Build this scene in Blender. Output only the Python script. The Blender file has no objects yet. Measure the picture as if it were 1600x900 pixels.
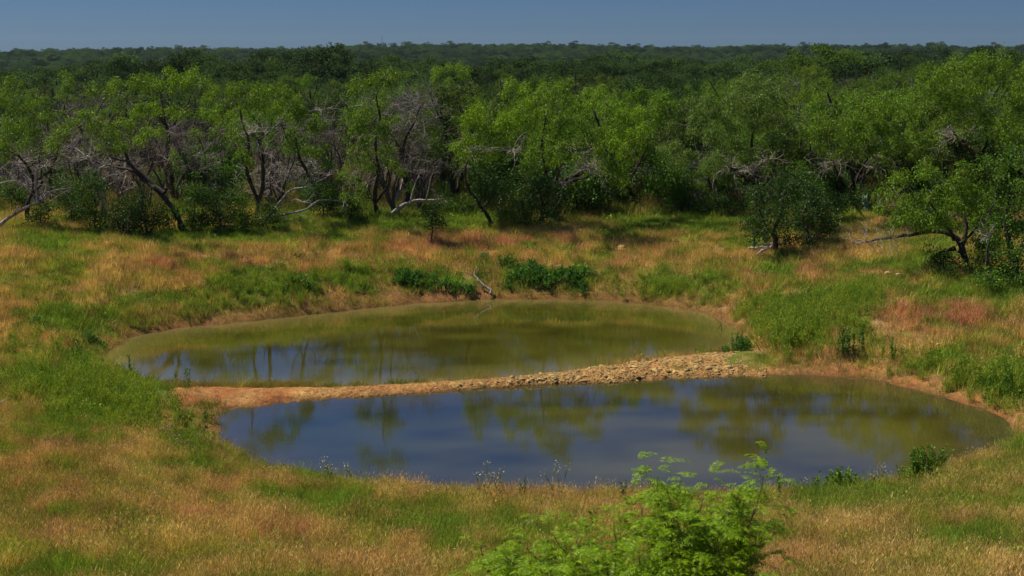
import bpy, math, random
import numpy as np
from mathutils import Vector

RNG = np.random.default_rng(7)
random.seed(7)
S = bpy.context.scene
COL = S.collection

# ------------------------------------------------------------------ camera, sky, sun, exposure
CAMZ, FPX, HORIZ = 10.0, 2000.0, 84.0
PITCH = math.atan((450 - HORIZ) / FPX)
cam_data = bpy.data.cameras.new('camera')
cam = bpy.data.objects.new('camera', cam_data)
COL.objects.link(cam)
cam.location = (0, 0, CAMZ)
cam.rotation_euler = (math.pi / 2 - PITCH, 0, 0)
cam_data.sensor_width = 36
cam_data.lens = 36 * FPX / 1600
cam_data.clip_start = 0.2
cam_data.clip_end = 9000
cam_data.dof.use_dof = True
cam_data.dof.focus_distance = 58
cam_data.dof.aperture_fstop = 5.6
S.camera = cam

SUN_EL = math.radians(58)
SUN_AZ = math.radians(-66)          # from +Y towards -X : the sun is high, to the left and a little behind the trees
sun_vec = Vector((math.sin(SUN_AZ) * math.cos(SUN_EL), math.cos(SUN_AZ) * math.cos(SUN_EL), math.sin(SUN_EL)))
world = bpy.data.worlds.new('World')
S.world = world
world.use_nodes = True
wn = world.node_tree
wn.nodes.clear()
sky = wn.nodes.new('ShaderNodeTexSky')
sky.sky_type = 'NISHITA'
sky.sun_disc = False
sky.sun_elevation = SUN_EL
sky.sun_rotation = SUN_AZ
sky.altitude = 300
sky.air_density = 1.0
sky.dust_density = 0.6
sky.ozone_density = 3.0
tint = wn.nodes.new('ShaderNodeMix')
tint.data_type = 'RGBA'
tint.blend_type = 'MULTIPLY'
tint.inputs[0].default_value = 1.0
tint.inputs[7].default_value = (0.150, 0.245, 0.46, 1)
bg = wn.nodes.new('ShaderNodeBackground')
bg.inputs['Strength'].default_value = 0.10
wo = wn.nodes.new('ShaderNodeOutputWorld')
wtc = wn.nodes.new('ShaderNodeTexCoord'); wsx = wn.nodes.new('ShaderNodeSeparateXYZ'); wr = wn.nodes.new('ShaderNodeValToRGB')
wr.color_ramp.elements[0].position = 0.0; wr.color_ramp.elements[0].color = (0.165, 0.268, 0.48, 1)
wr.color_ramp.elements[1].position = 0.32; wr.color_ramp.elements[1].color = (0.13, 0.31, 0.60, 1)
e = wr.color_ramp.elements.new(0.05); e.color = (0.130, 0.212, 0.395, 1)
wn.links.new(wtc.outputs['Generated'], wsx.inputs[0]); wn.links.new(wsx.outputs['Z'], wr.inputs[0]); wn.links.new(wr.outputs[0], tint.inputs[7])
wn.links.new(sky.outputs[0], tint.inputs[6])
wn.links.new(tint.outputs[2], bg.inputs[0])
wn.links.new(bg.outputs[0], wo.inputs[0])

sun_data = bpy.data.lights.new('sun', 'SUN')
sun_data.energy = 4.6
sun_data.angle = math.radians(0.5)
sun_data.color = (1.0, 0.93, 0.80)
sun = bpy.data.objects.new('sun', sun_data)
COL.objects.link(sun)
sun.rotation_euler = (-sun_vec).to_track_quat('-Z', 'Y').to_euler()
sun.location = (-30, 10, 60)

S.view_settings.view_transform = 'Standard'
S.view_settings.look = 'None'
S.view_settings.exposure = 0.40
S.view_settings.gamma = 1
S.cycles.max_bounces = 6
S.cycles.diffuse_bounces = 2
S.cycles.glossy_bounces = 2
S.cycles.transmission_bounces = 3
S.cycles.transparent_max_bounces = 4

# ------------------------------------------------------------------ picture geometry -> places in the world
CP, SP = math.cos(PITCH), math.sin(PITCH)
def ray(px, py):
    x = (px - 800) / FPX
    y = (450 - py) / FPX
    return np.array([x, CP + y * SP, -SP + y * CP])
def atY(px, py, Y):
    d = ray(px, py)
    t = Y / d[1]
    return np.array([d[0] * t, Y, CAMZ + d[2] * t])
def onZ(px, py, z=0.0):
    d = ray(px, py)
    t = (z - CAMZ) / d[2]
    return np.array([d[0] * t, d[1] * t, z])
def project(X, Y, Z):
    dz = Z - CAMZ
    f = Y * CP - dz * SP
    u = Y * SP + dz * CP
    f = np.where(f < 0.5, 0.5, f)
    return 800 + X / f * FPX, 450 - u / f * FPX

# ------------------------------------------------------------------ numpy noise
_lat = np.random.default_rng(3).random((256, 256))
def vnoise(x, y):
    xi = np.floor(x).astype(int); yi = np.floor(y).astype(int)
    fx = x - xi; fy = y - yi
    fx = fx * fx * (3 - 2 * fx); fy = fy * fy * (3 - 2 * fy)
    a = _lat[xi % 256, yi % 256]; b = _lat[(xi + 1) % 256, yi % 256]
    c = _lat[xi % 256, (yi + 1) % 256]; d = _lat[(xi + 1) % 256, (yi + 1) % 256]
    return (a * (1 - fx) + b * fx) * (1 - fy) + (c * (1 - fx) + d * fx) * fy
def fbm(x, y, oct=4):
    s = 0; a = 0.5; t = 0
    for k in range(oct):
        s = s + a * vnoise(x * 2 ** k + 17.3 * k, y * 2 ** k + 9.1 * k); t += a; a *= 0.5
    return s / t

# ------------------------------------------------------------------ pond outlines
near_px = [(338,655),(352,643),(400,630),(470,624),(560,618),(640,613),(720,609),(800,603),(870,599),(940,596),(1000,592),
           (1080,588),(1160,586),(1240,584),(1300,587),(1360,593),(1420,604),(1480,621),(1530,638),(1565,656),(1578,672),
           (1572,690),(1545,708),(1500,722),(1440,742),(1380,756),(1300,768),(1200,776),(1100,782),(1000,784),(900,782),
           (800,779),(700,776),(620,770),(540,758),(470,746),(430,734),(390,718),(352,698),(334,676)]
far_px = [(158,552),(200,527),(260,516),(340,506),(420,499),(500,490),(580,481),(660,474),(740,469),(820,467),(900,468),
          (980,472),(1050,480),(1110,491),(1145,505),(1158,520),(1152,537),(1120,551),(1060,557),(1000,562),(940,572),
          (880,581),(820,588),(740,594),(660,600),(560,605),(440,606),(330,605),(270,602),(220,590),(180,570)]
def smooth_closed(P, n=3):
    P = np.array(P)
    for _ in range(n):
        Q = np.empty((len(P) * 2, 2))
        N = np.roll(P, -1, 0)
        Q[0::2] = P * .75 + N * .25; Q[1::2] = P * .25 + N * .75
        P = Q
    return P
near_pts = smooth_closed([onZ(*p)[:2] for p in near_px], 2)
far_pts = smooth_closed([onZ(*p)[:2] for p in far_px], 2)
def sdist(X, Y, poly):
    """signed distance, positive outside"""
    X = np.asarray(X, float).ravel(); Y = np.asarray(Y, float).ravel()
    out = np.empty(len(X))
    A = poly; B = np.roll(poly, -1, 0); AB = B - A
    L2 = (AB ** 2).sum(1) + 1e-12
    for s in range(0, len(X), 20000):
        x = X[s:s+20000, None]; y = Y[s:s+20000, None]
        px = x - A[None, :, 0]; py = y - A[None, :, 1]
        t = np.clip((px * AB[:, 0] + py * AB[:, 1]) / L2, 0, 1)
        d = np.sqrt(((px - t * AB[:, 0]) ** 2 + (py - t * AB[:, 1]) ** 2).min(1))
        c = ((A[:, 1] > y) != (B[:, 1] > y)) & (x < AB[:, 0] * (y - A[:, 1]) / (AB[:, 1] + 1e-12 * (AB[:, 1] == 0)) + A[:, 0])
        out[s:s+20000] = np.where(c.sum(1) % 2 == 1, -d, d)
    return out
def pond_sd(X, Y, both=False):
    X = np.asarray(X, float).ravel(); Y = np.asarray(Y, float).ravel()
    w = 0.55 * (fbm(X * 0.8, Y * 0.8, 4) - 0.5) + 0.30 * (fbm(X * 3.4, Y * 3.4, 3) - 0.5)
    near = (np.abs(X) < 60) & (Y > -5) & (Y < 110)
    out = np.full(len(X), 40.0); tot = np.full(len(X), 80.0)
    if near.any():
        a = sdist(X[near], Y[near], near_pts); b = sdist(X[near], Y[near], far_pts)
        out[near] = np.minimum(a, b) + w[near]
        tot[near] = np.maximum(a, 0) + np.maximum(b, 0)
    if both: return np.minimum(out, 40.0), tot
    return np.minimum(out, 40.0)

# bearing (in picture columns) -> height of the far ridge, metres
RB = np.array([-4000, 0, 150, 300, 480, 560, 700, 900, 1000, 1200, 1400, 1600, 6000])
RH = np.array([5.5, 6.0, 7.5, 8.0, 7.7, 11.0, 12.0, 10.5, 9.0, 9.3, 9.0, 8.5, 7])
def ground_z(X, Y):
    shp = np.shape(X)
    X = np.asarray(X, float).ravel(); Y = np.asarray(Y, float).ravel()
    sd, tot = pond_sd(X, Y, True)
    fs = np.clip((Y - 40) / 9, 0, 1)
    top = 1.75 + .42 * fs; run = 5.2 - 1.6 * fs
    z = np.where(sd > 0, top * (1 - np.exp(-np.maximum(sd, 0) / run)), np.maximum(sd * 0.35, -0.9))
    iso = np.clip(1.3 - tot / 5.5, 0, 1)
    z = np.where(sd > 0, z * (1 - .72 * iso), z)
    z = z + np.where(sd > 0, np.minimum(sd, 1) * 0.06, 0)
    hill = 0.0094 * np.clip(27 - np.maximum(Y, 0), 0, None) ** 2
    z = z + hill
    R = np.hypot(X, np.maximum(Y, 0))
    b = 800 + np.clip(X / np.maximum(Y, 1), -3, 3) * FPX
    far = np.interp(R, [60, 90, 200, 400, 650], [0, .35, -.6, -4, -8.5])
    rid = np.interp(b, RB, RH)
    k = np.clip((R - 650) / 600, 0, 1); k = k * k * (3 - 2 * k)
    z = z + far + k * (rid + 6.8)
    m = np.clip((R - 90) / 200, 0, 1)
    z = z + m * 5.0 * (fbm(X / 90, Y / 90, 3) - 0.5)
    # gentle rise of the ground on the right behind the trees
    z = z + 0.9 * np.clip((X - 8) / 20, 0, 1) * np.clip((Y - 58) / 20, 0, 1)
    bump = 0.22 * (fbm(X / 2.6, Y / 2.6, 3) - 0.5) + 0.07 * (fbm(X / .55, Y / .55, 2) - 0.5)
    z = z + bump * np.clip(sd / 1.5, 0, 1)
    return z.reshape(shp)
def gz(x, y): return float(ground_z(np.array([x]), np.array([y]))[0])
def hit(px, py):
    """where the line of sight through a picture point meets the ground"""
    d = ray(px, py); t = np.linspace(8, 140, 1400)
    X = d[0] * t; Y = d[1] * t; Z = CAMZ + d[2] * t
    g = ground_z(X, Y)
    i = np.argmax(Z < g)
    if not (Z < g).any(): i = len(t) - 1
    return np.array([X[i], Y[i], g[i]])

# ------------------------------------------------------------------ mesh helpers
class MB:
    def __init__(s): s.v = []; s.q = []; s.t = []; s.n = 0
    def add(s, v, q=None, t=None):
        v = np.asarray(v, float).reshape(-1, 3)
        if q is not None and len(q): s.q.append(np.asarray(q, int).reshape(-1, 4) + s.n)
        if t is not None and len(t): s.t.append(np.asarray(t, int).reshape(-1, 3) + s.n)
        s.v.append(v); s.n += len(v)
    def mesh(s, name, mat=None, smooth=False, origin=None):
        V = np.concatenate(s.v) if s.v else np.zeros((0, 3))
        if origin is not None: V = V - np.asarray(origin)
        Q = np.concatenate(s.q) if s.q else np.zeros((0, 4), int)
        T = np.concatenate(s.t) if s.t else np.zeros((0, 3), int)
        me = bpy.data.meshes.new(name)
        me.vertices.add(len(V)); me.vertices.foreach_set('co', V.astype(np.float32).ravel())
        me.loops.add(Q.size + T.size)
        me.loops.foreach_set('vertex_index', np.concatenate([Q.ravel(), T.ravel()]).astype(np.int32))
        me.polygons.add(len(Q) + len(T))
        st = np.concatenate([np.arange(len(Q)) * 4, Q.size + np.arange(len(T)) * 3]).astype(np.int32)
        me.polygons.foreach_set('loop_start', st)
        me.update(calc_edges=True)
        me.validate()
        if smooth: me.polygons.foreach_set('use_smooth', np.ones(len(me.polygons), bool))
        if mat is not None: me.materials.append(mat)
        return me
def link(name, me, parent=None, loc=None):
    o = bpy.data.objects.new(name, me); COL.objects.link(o)
    if parent is not None: o.parent = parent
    if loc is not None: o.location = loc
    return o
def tag(o, label=None, cat=None, group=None, kind=None):
    if label: o['label'] = label
    if cat: o['category'] = cat
    if group: o['group'] = group
    if kind: o['kind'] = kind
    return o
def empty(name, loc, label, cat, group=None):
    o = bpy.data.objects.new(name, None); COL.objects.link(o); o.location = loc
    o.empty_display_size = 0.3
    return tag(o, label, cat, group)
def set_attr(me, name, arr, kind='FLOAT_COLOR', dom='POINT'):
    a = me.attributes.new(name, kind, dom)
    if kind == 'FLOAT_COLOR': a.data.foreach_set('color', np.asarray(arr, np.float32).ravel())
    elif kind == 'FLOAT_VECTOR': a.data.foreach_set('vector', np.asarray(arr, np.float32).ravel())
    elif kind == 'INT': a.data.foreach_set('value', np.asarray(arr, np.int32).ravel())
    else: a.data.foreach_set('value', np.asarray(arr, np.float32).ravel())

def tube(mb, pts, rad, sides=5):
    pts = np.asarray(pts, float); rad = np.asarray(rad, float); n = len(pts)
    if n < 2: return
    T = np.gradient(pts, axis=0); T /= np.linalg.norm(T, axis=1)[:, None] + 1e-9
    up = np.array([0.31, 0.2, 0.93]) if abs(T[0, 2]) < 0.8 else np.array([0.9, 0.35, 0.1])
    A = np.cross(T, up); A /= np.linalg.norm(A, axis=1)[:, None] + 1e-9
    B = np.cross(T, A)
    a = np.linspace(0, 2 * math.pi, sides, endpoint=False)
    V = pts[:, None, :] + rad[:, None, None] * (np.cos(a)[None, :, None] * A[:, None, :] + np.sin(a)[None, :, None] * B[:, None, :])
    i = np.arange(n - 1)[:, None] * sides; j = np.arange(sides)[None, :]; k = (j + 1) % sides
    Q = np.stack([i + j, i + k, i + sides + k, i + sides + j], -1).reshape(-1, 4)
    V = np.vstack([V.reshape(-1, 3), pts[-1:] + T[-1:] * rad[-1]])
    tip = n * sides
    jj = np.arange(sides)
    Tr = np.stack([(n - 1) * sides + jj, (n - 1) * sides + (jj + 1) % sides, np.full(sides, tip)], -1)
    mb.add(V, Q, Tr)

def leaves(mb, C, D, L, W, rng):
    """one rhombic leaf per row: centre C, unit direction D, length L, width W"""
    n = len(C)
    R = rng.normal(size=(n, 3)); R[:, 2] *= 0.6
    side = np.cross(D, R); side /= np.linalg.norm(side, axis=1)[:, None] + 1e-9
    L = np.broadcast_to(L, (n,))[:, None]; W = np.broadcast_to(W, (n,))[:, None]
    a = C; b = C + D * L * .45 + side * W * .5; c = C + D * L; d = C + D * L * .45 - side * W * .5
    V = np.stack([a, b, c, d], 1).reshape(-1, 3)
    mb.add(V, np.arange(n * 4).reshape(-1, 4))

# ------------------------------------------------------------------ materials
def new_mat(name):
    m = bpy.data.materials.new(name); m.use_nodes = True
    nt = m.node_tree; nt.nodes.clear()
    out = nt.nodes.new('ShaderNodeOutputMaterial')
    return m, nt, out
def N(nt, t, **k):
    n = nt.nodes.new(t)
    for a, b in k.items(): setattr(n, a, b)
    return n
def mixc(nt, fac, a, b, blend='MIX'):
    m = N(nt, 'ShaderNodeMix', data_type='RGBA', blend_type=blend)
    for s, v in ((0, fac), (6, a), (7, b)):
        if hasattr(v, 'is_output') or isinstance(v, bpy.types.NodeSocket): nt.links.new(v, m.inputs[s])
        elif s == 0: m.inputs[0].default_value = v
        else: m.inputs[s].default_value = (*v, 1) if len(v) == 3 else v
    return m.outputs[2]
def ramp(nt, fac, stops):
    r = N(nt, 'ShaderNodeValToRGB')
    while len(r.color_ramp.elements) > 1: r.color_ramp.elements.remove(r.color_ramp.elements[-1])
    r.color_ramp.elements[0].position = stops[0][0]; r.color_ramp.elements[0].color = (*stops[0][1], 1)
    for p, c in stops[1:]:
        e = r.color_ramp.elements.new(p); e.color = (*c, 1)
    nt.links.new(fac, r.inputs[0]); return r.outputs[0]

def leaf_material(name, src, trans=0.35, rough=0.5, vlo=0.62, vhi=1.45):
    """src: 'object' takes the tree's own colour, 'instancer' the colour carried by each scattered plant"""
    m, nt, out = new_mat(name)
    if src == 'object':
        base = N(nt, 'ShaderNodeObjectInfo').outputs['Color']
    else:
        a = N(nt, 'ShaderNodeAttribute', attribute_type='INSTANCER', attribute_name='tint'); base = a.outputs['Color']
    g = N(nt, 'ShaderNodeNewGeometry')
    hs = N(nt, 'ShaderNodeHueSaturation')
    mr = N(nt, 'ShaderNodeMapRange'); mr.inputs[3].default_value = vlo; mr.inputs[4].default_value = vhi
    nt.links.new(g.outputs['Random Per Island'], mr.inputs[0])
    mh = N(nt, 'ShaderNodeMapRange'); mh.inputs[3].default_value = 0.515; mh.inputs[4].default_value = 0.485
    nt.links.new(g.outputs['Random Per Island'], mh.inputs[0])
    nt.links.new(base, hs.inputs['Color']); nt.links.new(mr.outputs[0], hs.inputs['Value']); nt.links.new(mh.outputs[0], hs.inputs['Hue'])
    d = N(nt, 'ShaderNodeBsdfPrincipled'); d.inputs['Roughness'].default_value = rough
    d.inputs['Specular IOR Level'].default_value = 0.12
    t = N(nt, 'ShaderNodeBsdfTranslucent')
    tc = mixc(nt, 1.0, hs.outputs[0], (1.25, 1.2, 0.55), 'MULTIPLY')
    nt.links.new(hs.outputs[0], d.inputs['Base Color']); nt.links.new(tc, t.inputs['Color'])
    mx = N(nt, 'ShaderNodeMixShader'); mx.inputs[0].default_value = trans
    nt.links.new(d.outputs[0], mx.inputs[1]); nt.links.new(t.outputs[0], mx.inputs[2])
    nt.links.new(mx.outputs[0], out.inputs[0])
    return m
def bark_material(name, c1, c2, scale=9.0):
    m, nt, out = new_mat(name)
    tc = N(nt, 'ShaderNodeTexCoord')
    mp = N(nt, 'ShaderNodeMapping'); mp.inputs['Scale'].default_value = (1, 1, 0.25)
    nt.links.new(tc.outputs['Object'], mp.inputs[0])
    n1 = N(nt, 'ShaderNodeTexNoise'); n1.inputs['Scale'].default_value = scale; n1.inputs['Detail'].default_value = 5
    n1.inputs['Roughness'].default_value = 0.7
    nt.links.new(mp.outputs[0], n1.inputs[0])
    c = ramp(nt, n1.outputs[0], [(0.3, c1), (0.68, c2)])
    b = N(nt, 'ShaderNodeBsdfPrincipled'); b.inputs['Roughness'].default_value = 0.9; b.inputs['Specular IOR Level'].default_value = 0.15
    bm = N(nt, 'ShaderNodeBump'); bm.inputs['Strength'].default_value = 0.6; bm.inputs['Distance'].default_value = 0.03
    nt.links.new(n1.outputs[0], bm.inputs['Height']); nt.links.new(bm.outputs[0], b.inputs['Normal'])
    nt.links.new(c, b.inputs['Base Color']); nt.links.new(b.outputs[0], out.inputs[0])
    return m

M_LEAF = leaf_material('tree_leaf', 'object', 0.26)
M_GRASS = leaf_material('grass_blade', 'instancer', 0.30, 0.6)
M_FAR = leaf_material('distant_leaf', 'instancer', 0.5, 1.0, 0.85, 1.15)
M_BARK = bark_material('dark_bark', (0.018, 0.014, 0.011), (0.095, 0.075, 0.06))
M_BARK_MID = bark_material('brown_twigs', (0.05, 0.036, 0.03), (0.16, 0.12, 0.10))
M_DEAD = bark_material('weathered_wood', (0.16, 0.125, 0.105), (0.50, 0.44, 0.38), 7)

M_DEADG = bark_material('grey_dead_twigs', (0.11, 0.085, 0.075), (0.34, 0.29, 0.26), 7)
def ground_material():
    m, nt, out = new_mat('ground_soil_and_litter')
    a = N(nt, 'ShaderNodeAttribute', attribute_name='tint')
    tc = N(nt, 'ShaderNodeTexCoord')
    n1 = N(nt, 'ShaderNodeTexNoise'); n1.inputs['Scale'].default_value = 3.0; n1.inputs['Detail'].default_value = 10; n1.inputs['Roughness'].default_value = 0.75
    n2 = N(nt, 'ShaderNodeTexNoise'); n2.inputs['Scale'].default_value = 22.0; n2.inputs['Detail'].default_value = 6; n2.inputs['Roughness'].default_value = 0.7
    nt.links.new(tc.outputs['Object'], n1.inputs[0]); nt.links.new(tc.outputs['Object'], n2.inputs[0])
    v1 = ramp(nt, n1.outputs[0], [(0.3, (0.55, 0.55, 0.55)), (0.7, (1.4, 1.35, 1.25))])
    v2 = ramp(nt, n2.outputs[0], [(0.35, (0.55, 0.52, 0.5)), (0.65, (1.4, 1.42, 1.4))])
    c = mixc(nt, 1.0, a.outputs['Color'], v1, 'MULTIPLY')
    c = mixc(nt, 1.0, c, v2, 'MULTIPLY')
    b = N(nt, 'ShaderNodeBsdfPrincipled'); b.inputs['Roughness'].default_value = 0.95; b.inputs['Specular IOR Level'].default_value = 0.1
    bm = N(nt, 'ShaderNodeBump'); bm.inputs['Strength'].default_value = 0.7; bm.inputs['Distance'].default_value = 0.05
    nt.links.new(n2.outputs[0], bm.inputs['Height']); nt.links.new(bm.outputs[0], b.inputs['Normal'])
    nt.links.new(c, b.inputs['Base Color']); nt.links.new(b.outputs[0], out.inputs[0])
    return m
M_GROUND = ground_material()

def water_material(name, rough, bumpd):
    m, nt, out = new_mat(name)
    a = N(nt, 'ShaderNodeAttribute', attribute_name='tint')
    tc = N(nt, 'ShaderNodeTexCoord')
    mp = N(nt, 'ShaderNodeMapping'); mp.inputs['Scale'].default_value = (1.0, 2.2, 1)
    nt.links.new(tc.outputs['Object'], mp.inputs[0])
    n1 = N(nt, 'ShaderNodeTexNoise'); n1.inputs['Scale'].default_value = 5.0; n1.inputs['Detail'].default_value = 3
    n2 = N(nt, 'ShaderNodeTexNoise'); n2.inputs['Scale'].default_value = 0.35; n2.inputs['Detail'].default_value = 2
    nt.links.new(mp.outputs[0], n1.inputs[0]); nt.links.new(mp.outputs[0], n2.inputs[0])
    mr = N(nt, 'ShaderNodeMapRange'); mr.inputs[1].default_value = 0.35; mr.inputs[2].default_value = 0.7
    mr.inputs[3].default_value = 0.35; mr.inputs[4].default_value = 1.0
    nt.links.new(n2.outputs[0], mr.inputs[0])
    n3 = N(nt, 'ShaderNodeTexNoise'); n3.inputs['Scale'].default_value = 17.0; n3.inputs['Detail'].default_value = 1
    nt.links.new(mp.outputs[0], n3.inputs[0])
    ma = N(nt, 'ShaderNodeMath', operation='MULTIPLY_ADD'); ma.inputs[1].default_value = .22
    nt.links.new(n3.outputs[0], ma.inputs[0]); nt.links.new(n1.outputs[0], ma.inputs[2])
    mu = N(nt, 'ShaderNodeMath', operation='MULTIPLY')
    nt.links.new(ma.outputs[0], mu.inputs[0]); nt.links.new(mr.outputs[0], mu.inputs[1])
    bm = N(nt, 'ShaderNodeBump'); bm.inputs['Strength'].default_value = 1.0; bm.inputs['Distance'].default_value = bumpd
    nt.links.new(mu.outputs[0], bm.inputs['Height'])
    b = N(nt, 'ShaderNodeBsdfPrincipled'); b.inputs['Roughness'].default_value = rough
    b.inputs['IOR'].default_value = 2.0
    b.inputs['Specular IOR Level'].default_value = 0.5
    nt.links.new(a.outputs['Color'], b.inputs['Base Color'])
    nt.links.new(bm.outputs[0], b.inputs['Normal'])
    nt.links.new(b.outputs[0], out.inputs[0])
    return m

def stone_material():
    m, nt, out = new_mat('limestone')
    tc = N(nt, 'ShaderNodeTexCoord'); oi = N(nt, 'ShaderNodeObjectInfo'); g = N(nt, 'ShaderNodeNewGeometry')
    n1 = N(nt, 'ShaderNodeTexNoise'); n1.inputs['Scale'].default_value = 14; n1.inputs['Detail'].default_value = 5
    nt.links.new(tc.outputs['Object'], n1.inputs[0])
    c = ramp(nt, n1.outputs[0], [(0.3, (0.27, 0.17, 0.055)), (0.7, (0.52, 0.38, 0.15))])
    mr = N(nt, 'ShaderNodeMapRange'); mr.inputs[3].default_value = 0.45; mr.inputs[4].default_value = 1.3
    ad = N(nt, 'ShaderNodeMath', operation='ADD'); nt.links.new(oi.outputs['Random'], ad.inputs[0]); nt.links.new(g.outputs['Random Per Island'], ad.inputs[1])
    fr = N(nt, 'ShaderNodeMath', operation='FRACT'); nt.links.new(ad.outputs[0], fr.inputs[0])
    nt.links.new(fr.outputs[0], mr.inputs[0])
    hs = N(nt, 'ShaderNodeHueSaturation'); nt.links.new(c, hs.inputs['Color']); nt.links.new(mr.outputs[0], hs.inputs['Value'])
    b = N(nt, 'ShaderNodeBsdfPrincipled'); b.inputs['Roughness'].default_value = 0.9; b.inputs['Specular IOR Level'].default_value = 0.2
    bm = N(nt, 'ShaderNodeBump'); bm.inputs['Strength'].default_value = 0.5; bm.inputs['Distance'].default_value = 0.02
    nt.links.new(n1.outputs[0], bm.inputs['Height']); nt.links.new(bm.outputs[0], b.inputs['Normal'])
    nt.links.new(hs.outputs[0], b.inputs['Base Color']); nt.links.new(b.outputs[0], out.inputs[0])
    return m
M_STONE = stone_material()
def plain_material(name, col, rough=0.7):
    m, nt, out = new_mat(name)
    tc = N(nt, 'ShaderNodeTexCoord'); n1 = N(nt, 'ShaderNodeTexNoise'); n1.inputs['Scale'].default_value = 12
    nt.links.new(tc.outputs['Object'], n1.inputs[0])
    c = ramp(nt, n1.outputs[0], [(0.3, tuple(x * .75 for x in col)), (0.7, tuple(min(1, x * 1.2) for x in col))])
    b = N(nt, 'ShaderNodeBsdfPrincipled'); b.inputs['Roughness'].default_value = rough
    nt.links.new(c, b.inputs['Base Color']); nt.links.new(b.outputs[0], out.inputs[0])
    return m

# ------------------------------------------------------------------ what grows where (world-fixed fields)
GREEN = [(180,620,115,48,1),(60,590,90,35,.7),(300,695,55,26,.9),(400,450,85,26,1),(540,432,70,20,.7),(680,440,75,20,1),(860,435,75,20,1),
         (1060,445,80,26,.85),(1240,495,62,52,1),(1310,465,85,24,.9),(1500,565,100,26,.6),(1560,600,50,34,.9),(1540,450,75,26,.85),
         (1440,385,70,34,.85),(1000,350,170,20,.75),(640,345,140,22,.8),(300,372,320,14,.7),(60,380,80,16,.6),(200,835,85,22,.6),(520,775,80,24,.55),(1330,785,120,26,.55),
         (1585,700,35,30,.8),(1500,860,110,30,.4),(90,500,70,28,.55),(240,470,120,16,.5),(60,830,50,20,.1),(750,850,90,35,.35),(1320,360,45,20,.3),
         (430,720,70,16,.7),(120,560,60,20,.8),(1400,560,60,18,.5)]
RED = [(1230,418,110,13,1),(760,382,190,14,.9),(1490,490,110,26,.8),(300,418,120,14,.7),(1580,540,60,20,.6),(90,680,90,26,.9),(520,830,110,26,.9),
       (60,800,110,70,.6),(780,760,60,22,.7),(1050,370,120,16,.5),(300,800,90,26,.7),(1300,860,90,24,.6),(1100,800,60,30,.5)]
BARE = [(256,652,22,26,1),(1340,578,60,9,1),(1430,598,50,9,1),(1510,622,50,9,1),(1570,648,34,12,1),(380,850,70,14,.9),(1190,530,14,26,.8),(1290,872,60,14,.7),(640,462,300,5,.6),(420,845,60,10,.7),(290,510,50,10,.8)]
def blobs(px, py, L):
    s = np.zeros_like(px)
    for (cx, cy, rx, ry, w) in L:
        s = np.maximum(s, w * np.exp(-1.1 * (((px - cx) / rx) ** 2 + ((py - cy) / ry) ** 2) ** 1.3))
    return s
def fields(X, Y, Z):
    px, py = project(X, Y, Z)
    w1 = 26 * (fbm(X * .7, Y * .7, 3) - .5) * np.clip(40 / np.maximum(Y, 5), .4, 2.5)
    w2 = 12 * (fbm(X * .7 + 50, Y * .7, 3) - .5)
    g = blobs(px + w1, py + w2, GREEN); r = blobs(px + w1, py + w2, RED)
    f = fbm(X * .45 + 9, Y * .45, 4); f2 = fbm(X * 1.7, Y * 1.7 + 31, 3)
    g = np.clip(g * (0.7 + .5 * f2) + .27 + (f - .5) * 1.35 + (f2 - .5) * 1.7, 0, 1)
    r = np.clip(r * 1.0 + (fbm(X * .5 + 77, Y * .5, 4) - .42) * 1.5, 0, 1)
    far = np.clip((Y - 58) / 6, 0, 1)
    g = np.clip(g + far * .22, 0, 1)
    return g, r
C_STRAW = np.array([.57, .39, .15]); C_RED = np.array([.51, .245, .145]); C_OLIVE = np.array([.29, .28, .05]); C_GREEN = np.array([.165, .25, .028])
C_DKG = np.array([.04, .10, .015]); C_SOIL = np.array([.34, .155, .055]); C_CLAY = np.array([.42, .27, .095])
def grass_colour(g, r, rnd):
    dry = C_STRAW[None] * (1 - r)[:, None] + C_RED[None] * r[:, None]
    gm = np.clip(g * 1.2 + (rnd[:, 0] - .5) * .75, 0, 1)[:, None]
    a = dry * (1 - np.clip(gm * 2, 0, 1)) + C_OLIVE * np.clip(gm * 2, 0, 1)
    c = np.where(gm < .5, a, C_OLIVE * (1 - (gm - .5) * 2) + C_GREEN * (gm - .5) * 2)
    return c * (0.42 + 1.2 * rnd[:, 1:2])

# ------------------------------------------------------------------ the ground, one sheet to the horizon
def axis(lo, hi, step, far_lo, far_hi, g=1.16):
    c = list(np.arange(lo, hi + 1e-6, step))
    s = step; x = hi
    while x < far_hi: s *= g; x += s; c.append(x)
    s = step; x = lo
    while x > far_lo: s *= g; x -= s; c.insert(0, x)
    return np.array(c)
xs = axis(-30, 30, .25, -5000, 5000); ys = axis(9, 68, .25, -400, 6000)
GX, GY = np.meshgrid(xs, ys)
SD = pond_sd(GX, GY)
GZ = ground_z(GX, GY)
nx, ny = len(xs), len(ys)
ii = (np.arange(ny - 1)[:, None] * nx + np.arange(nx - 1)[None, :])
quads = np.stack([ii, ii + 1, ii + nx + 1, ii + nx], -1).reshape(-1, 4)
gmb = MB(); gmb.add(np.stack([GX.ravel(), GY.ravel(), GZ.ravel()], 1), quads)
gme = gmb.mesh('ground', M_GROUND, smooth=True)
g, r = fields(GX.ravel(), GY.ravel(), GZ.ravel())
gc = grass_colour(g * .8, r, np.full((len(g), 2), .5)) * .55
soil = C_SOIL * .8
k = np.clip(1 - SD / 1.1, 0, 1)[:, None] * .75
gc = gc * (1 - k) + soil * k
qx, qy = project(GX.ravel(), GY.ravel(), GZ.ravel())
clay = blobs(qx, qy, BARE)[:, None] * np.clip(fbm(GX.ravel() * 1.6, GY.ravel() * 1.6, 3) * 2.2 - .4, 0, 1)[:, None]
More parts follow.
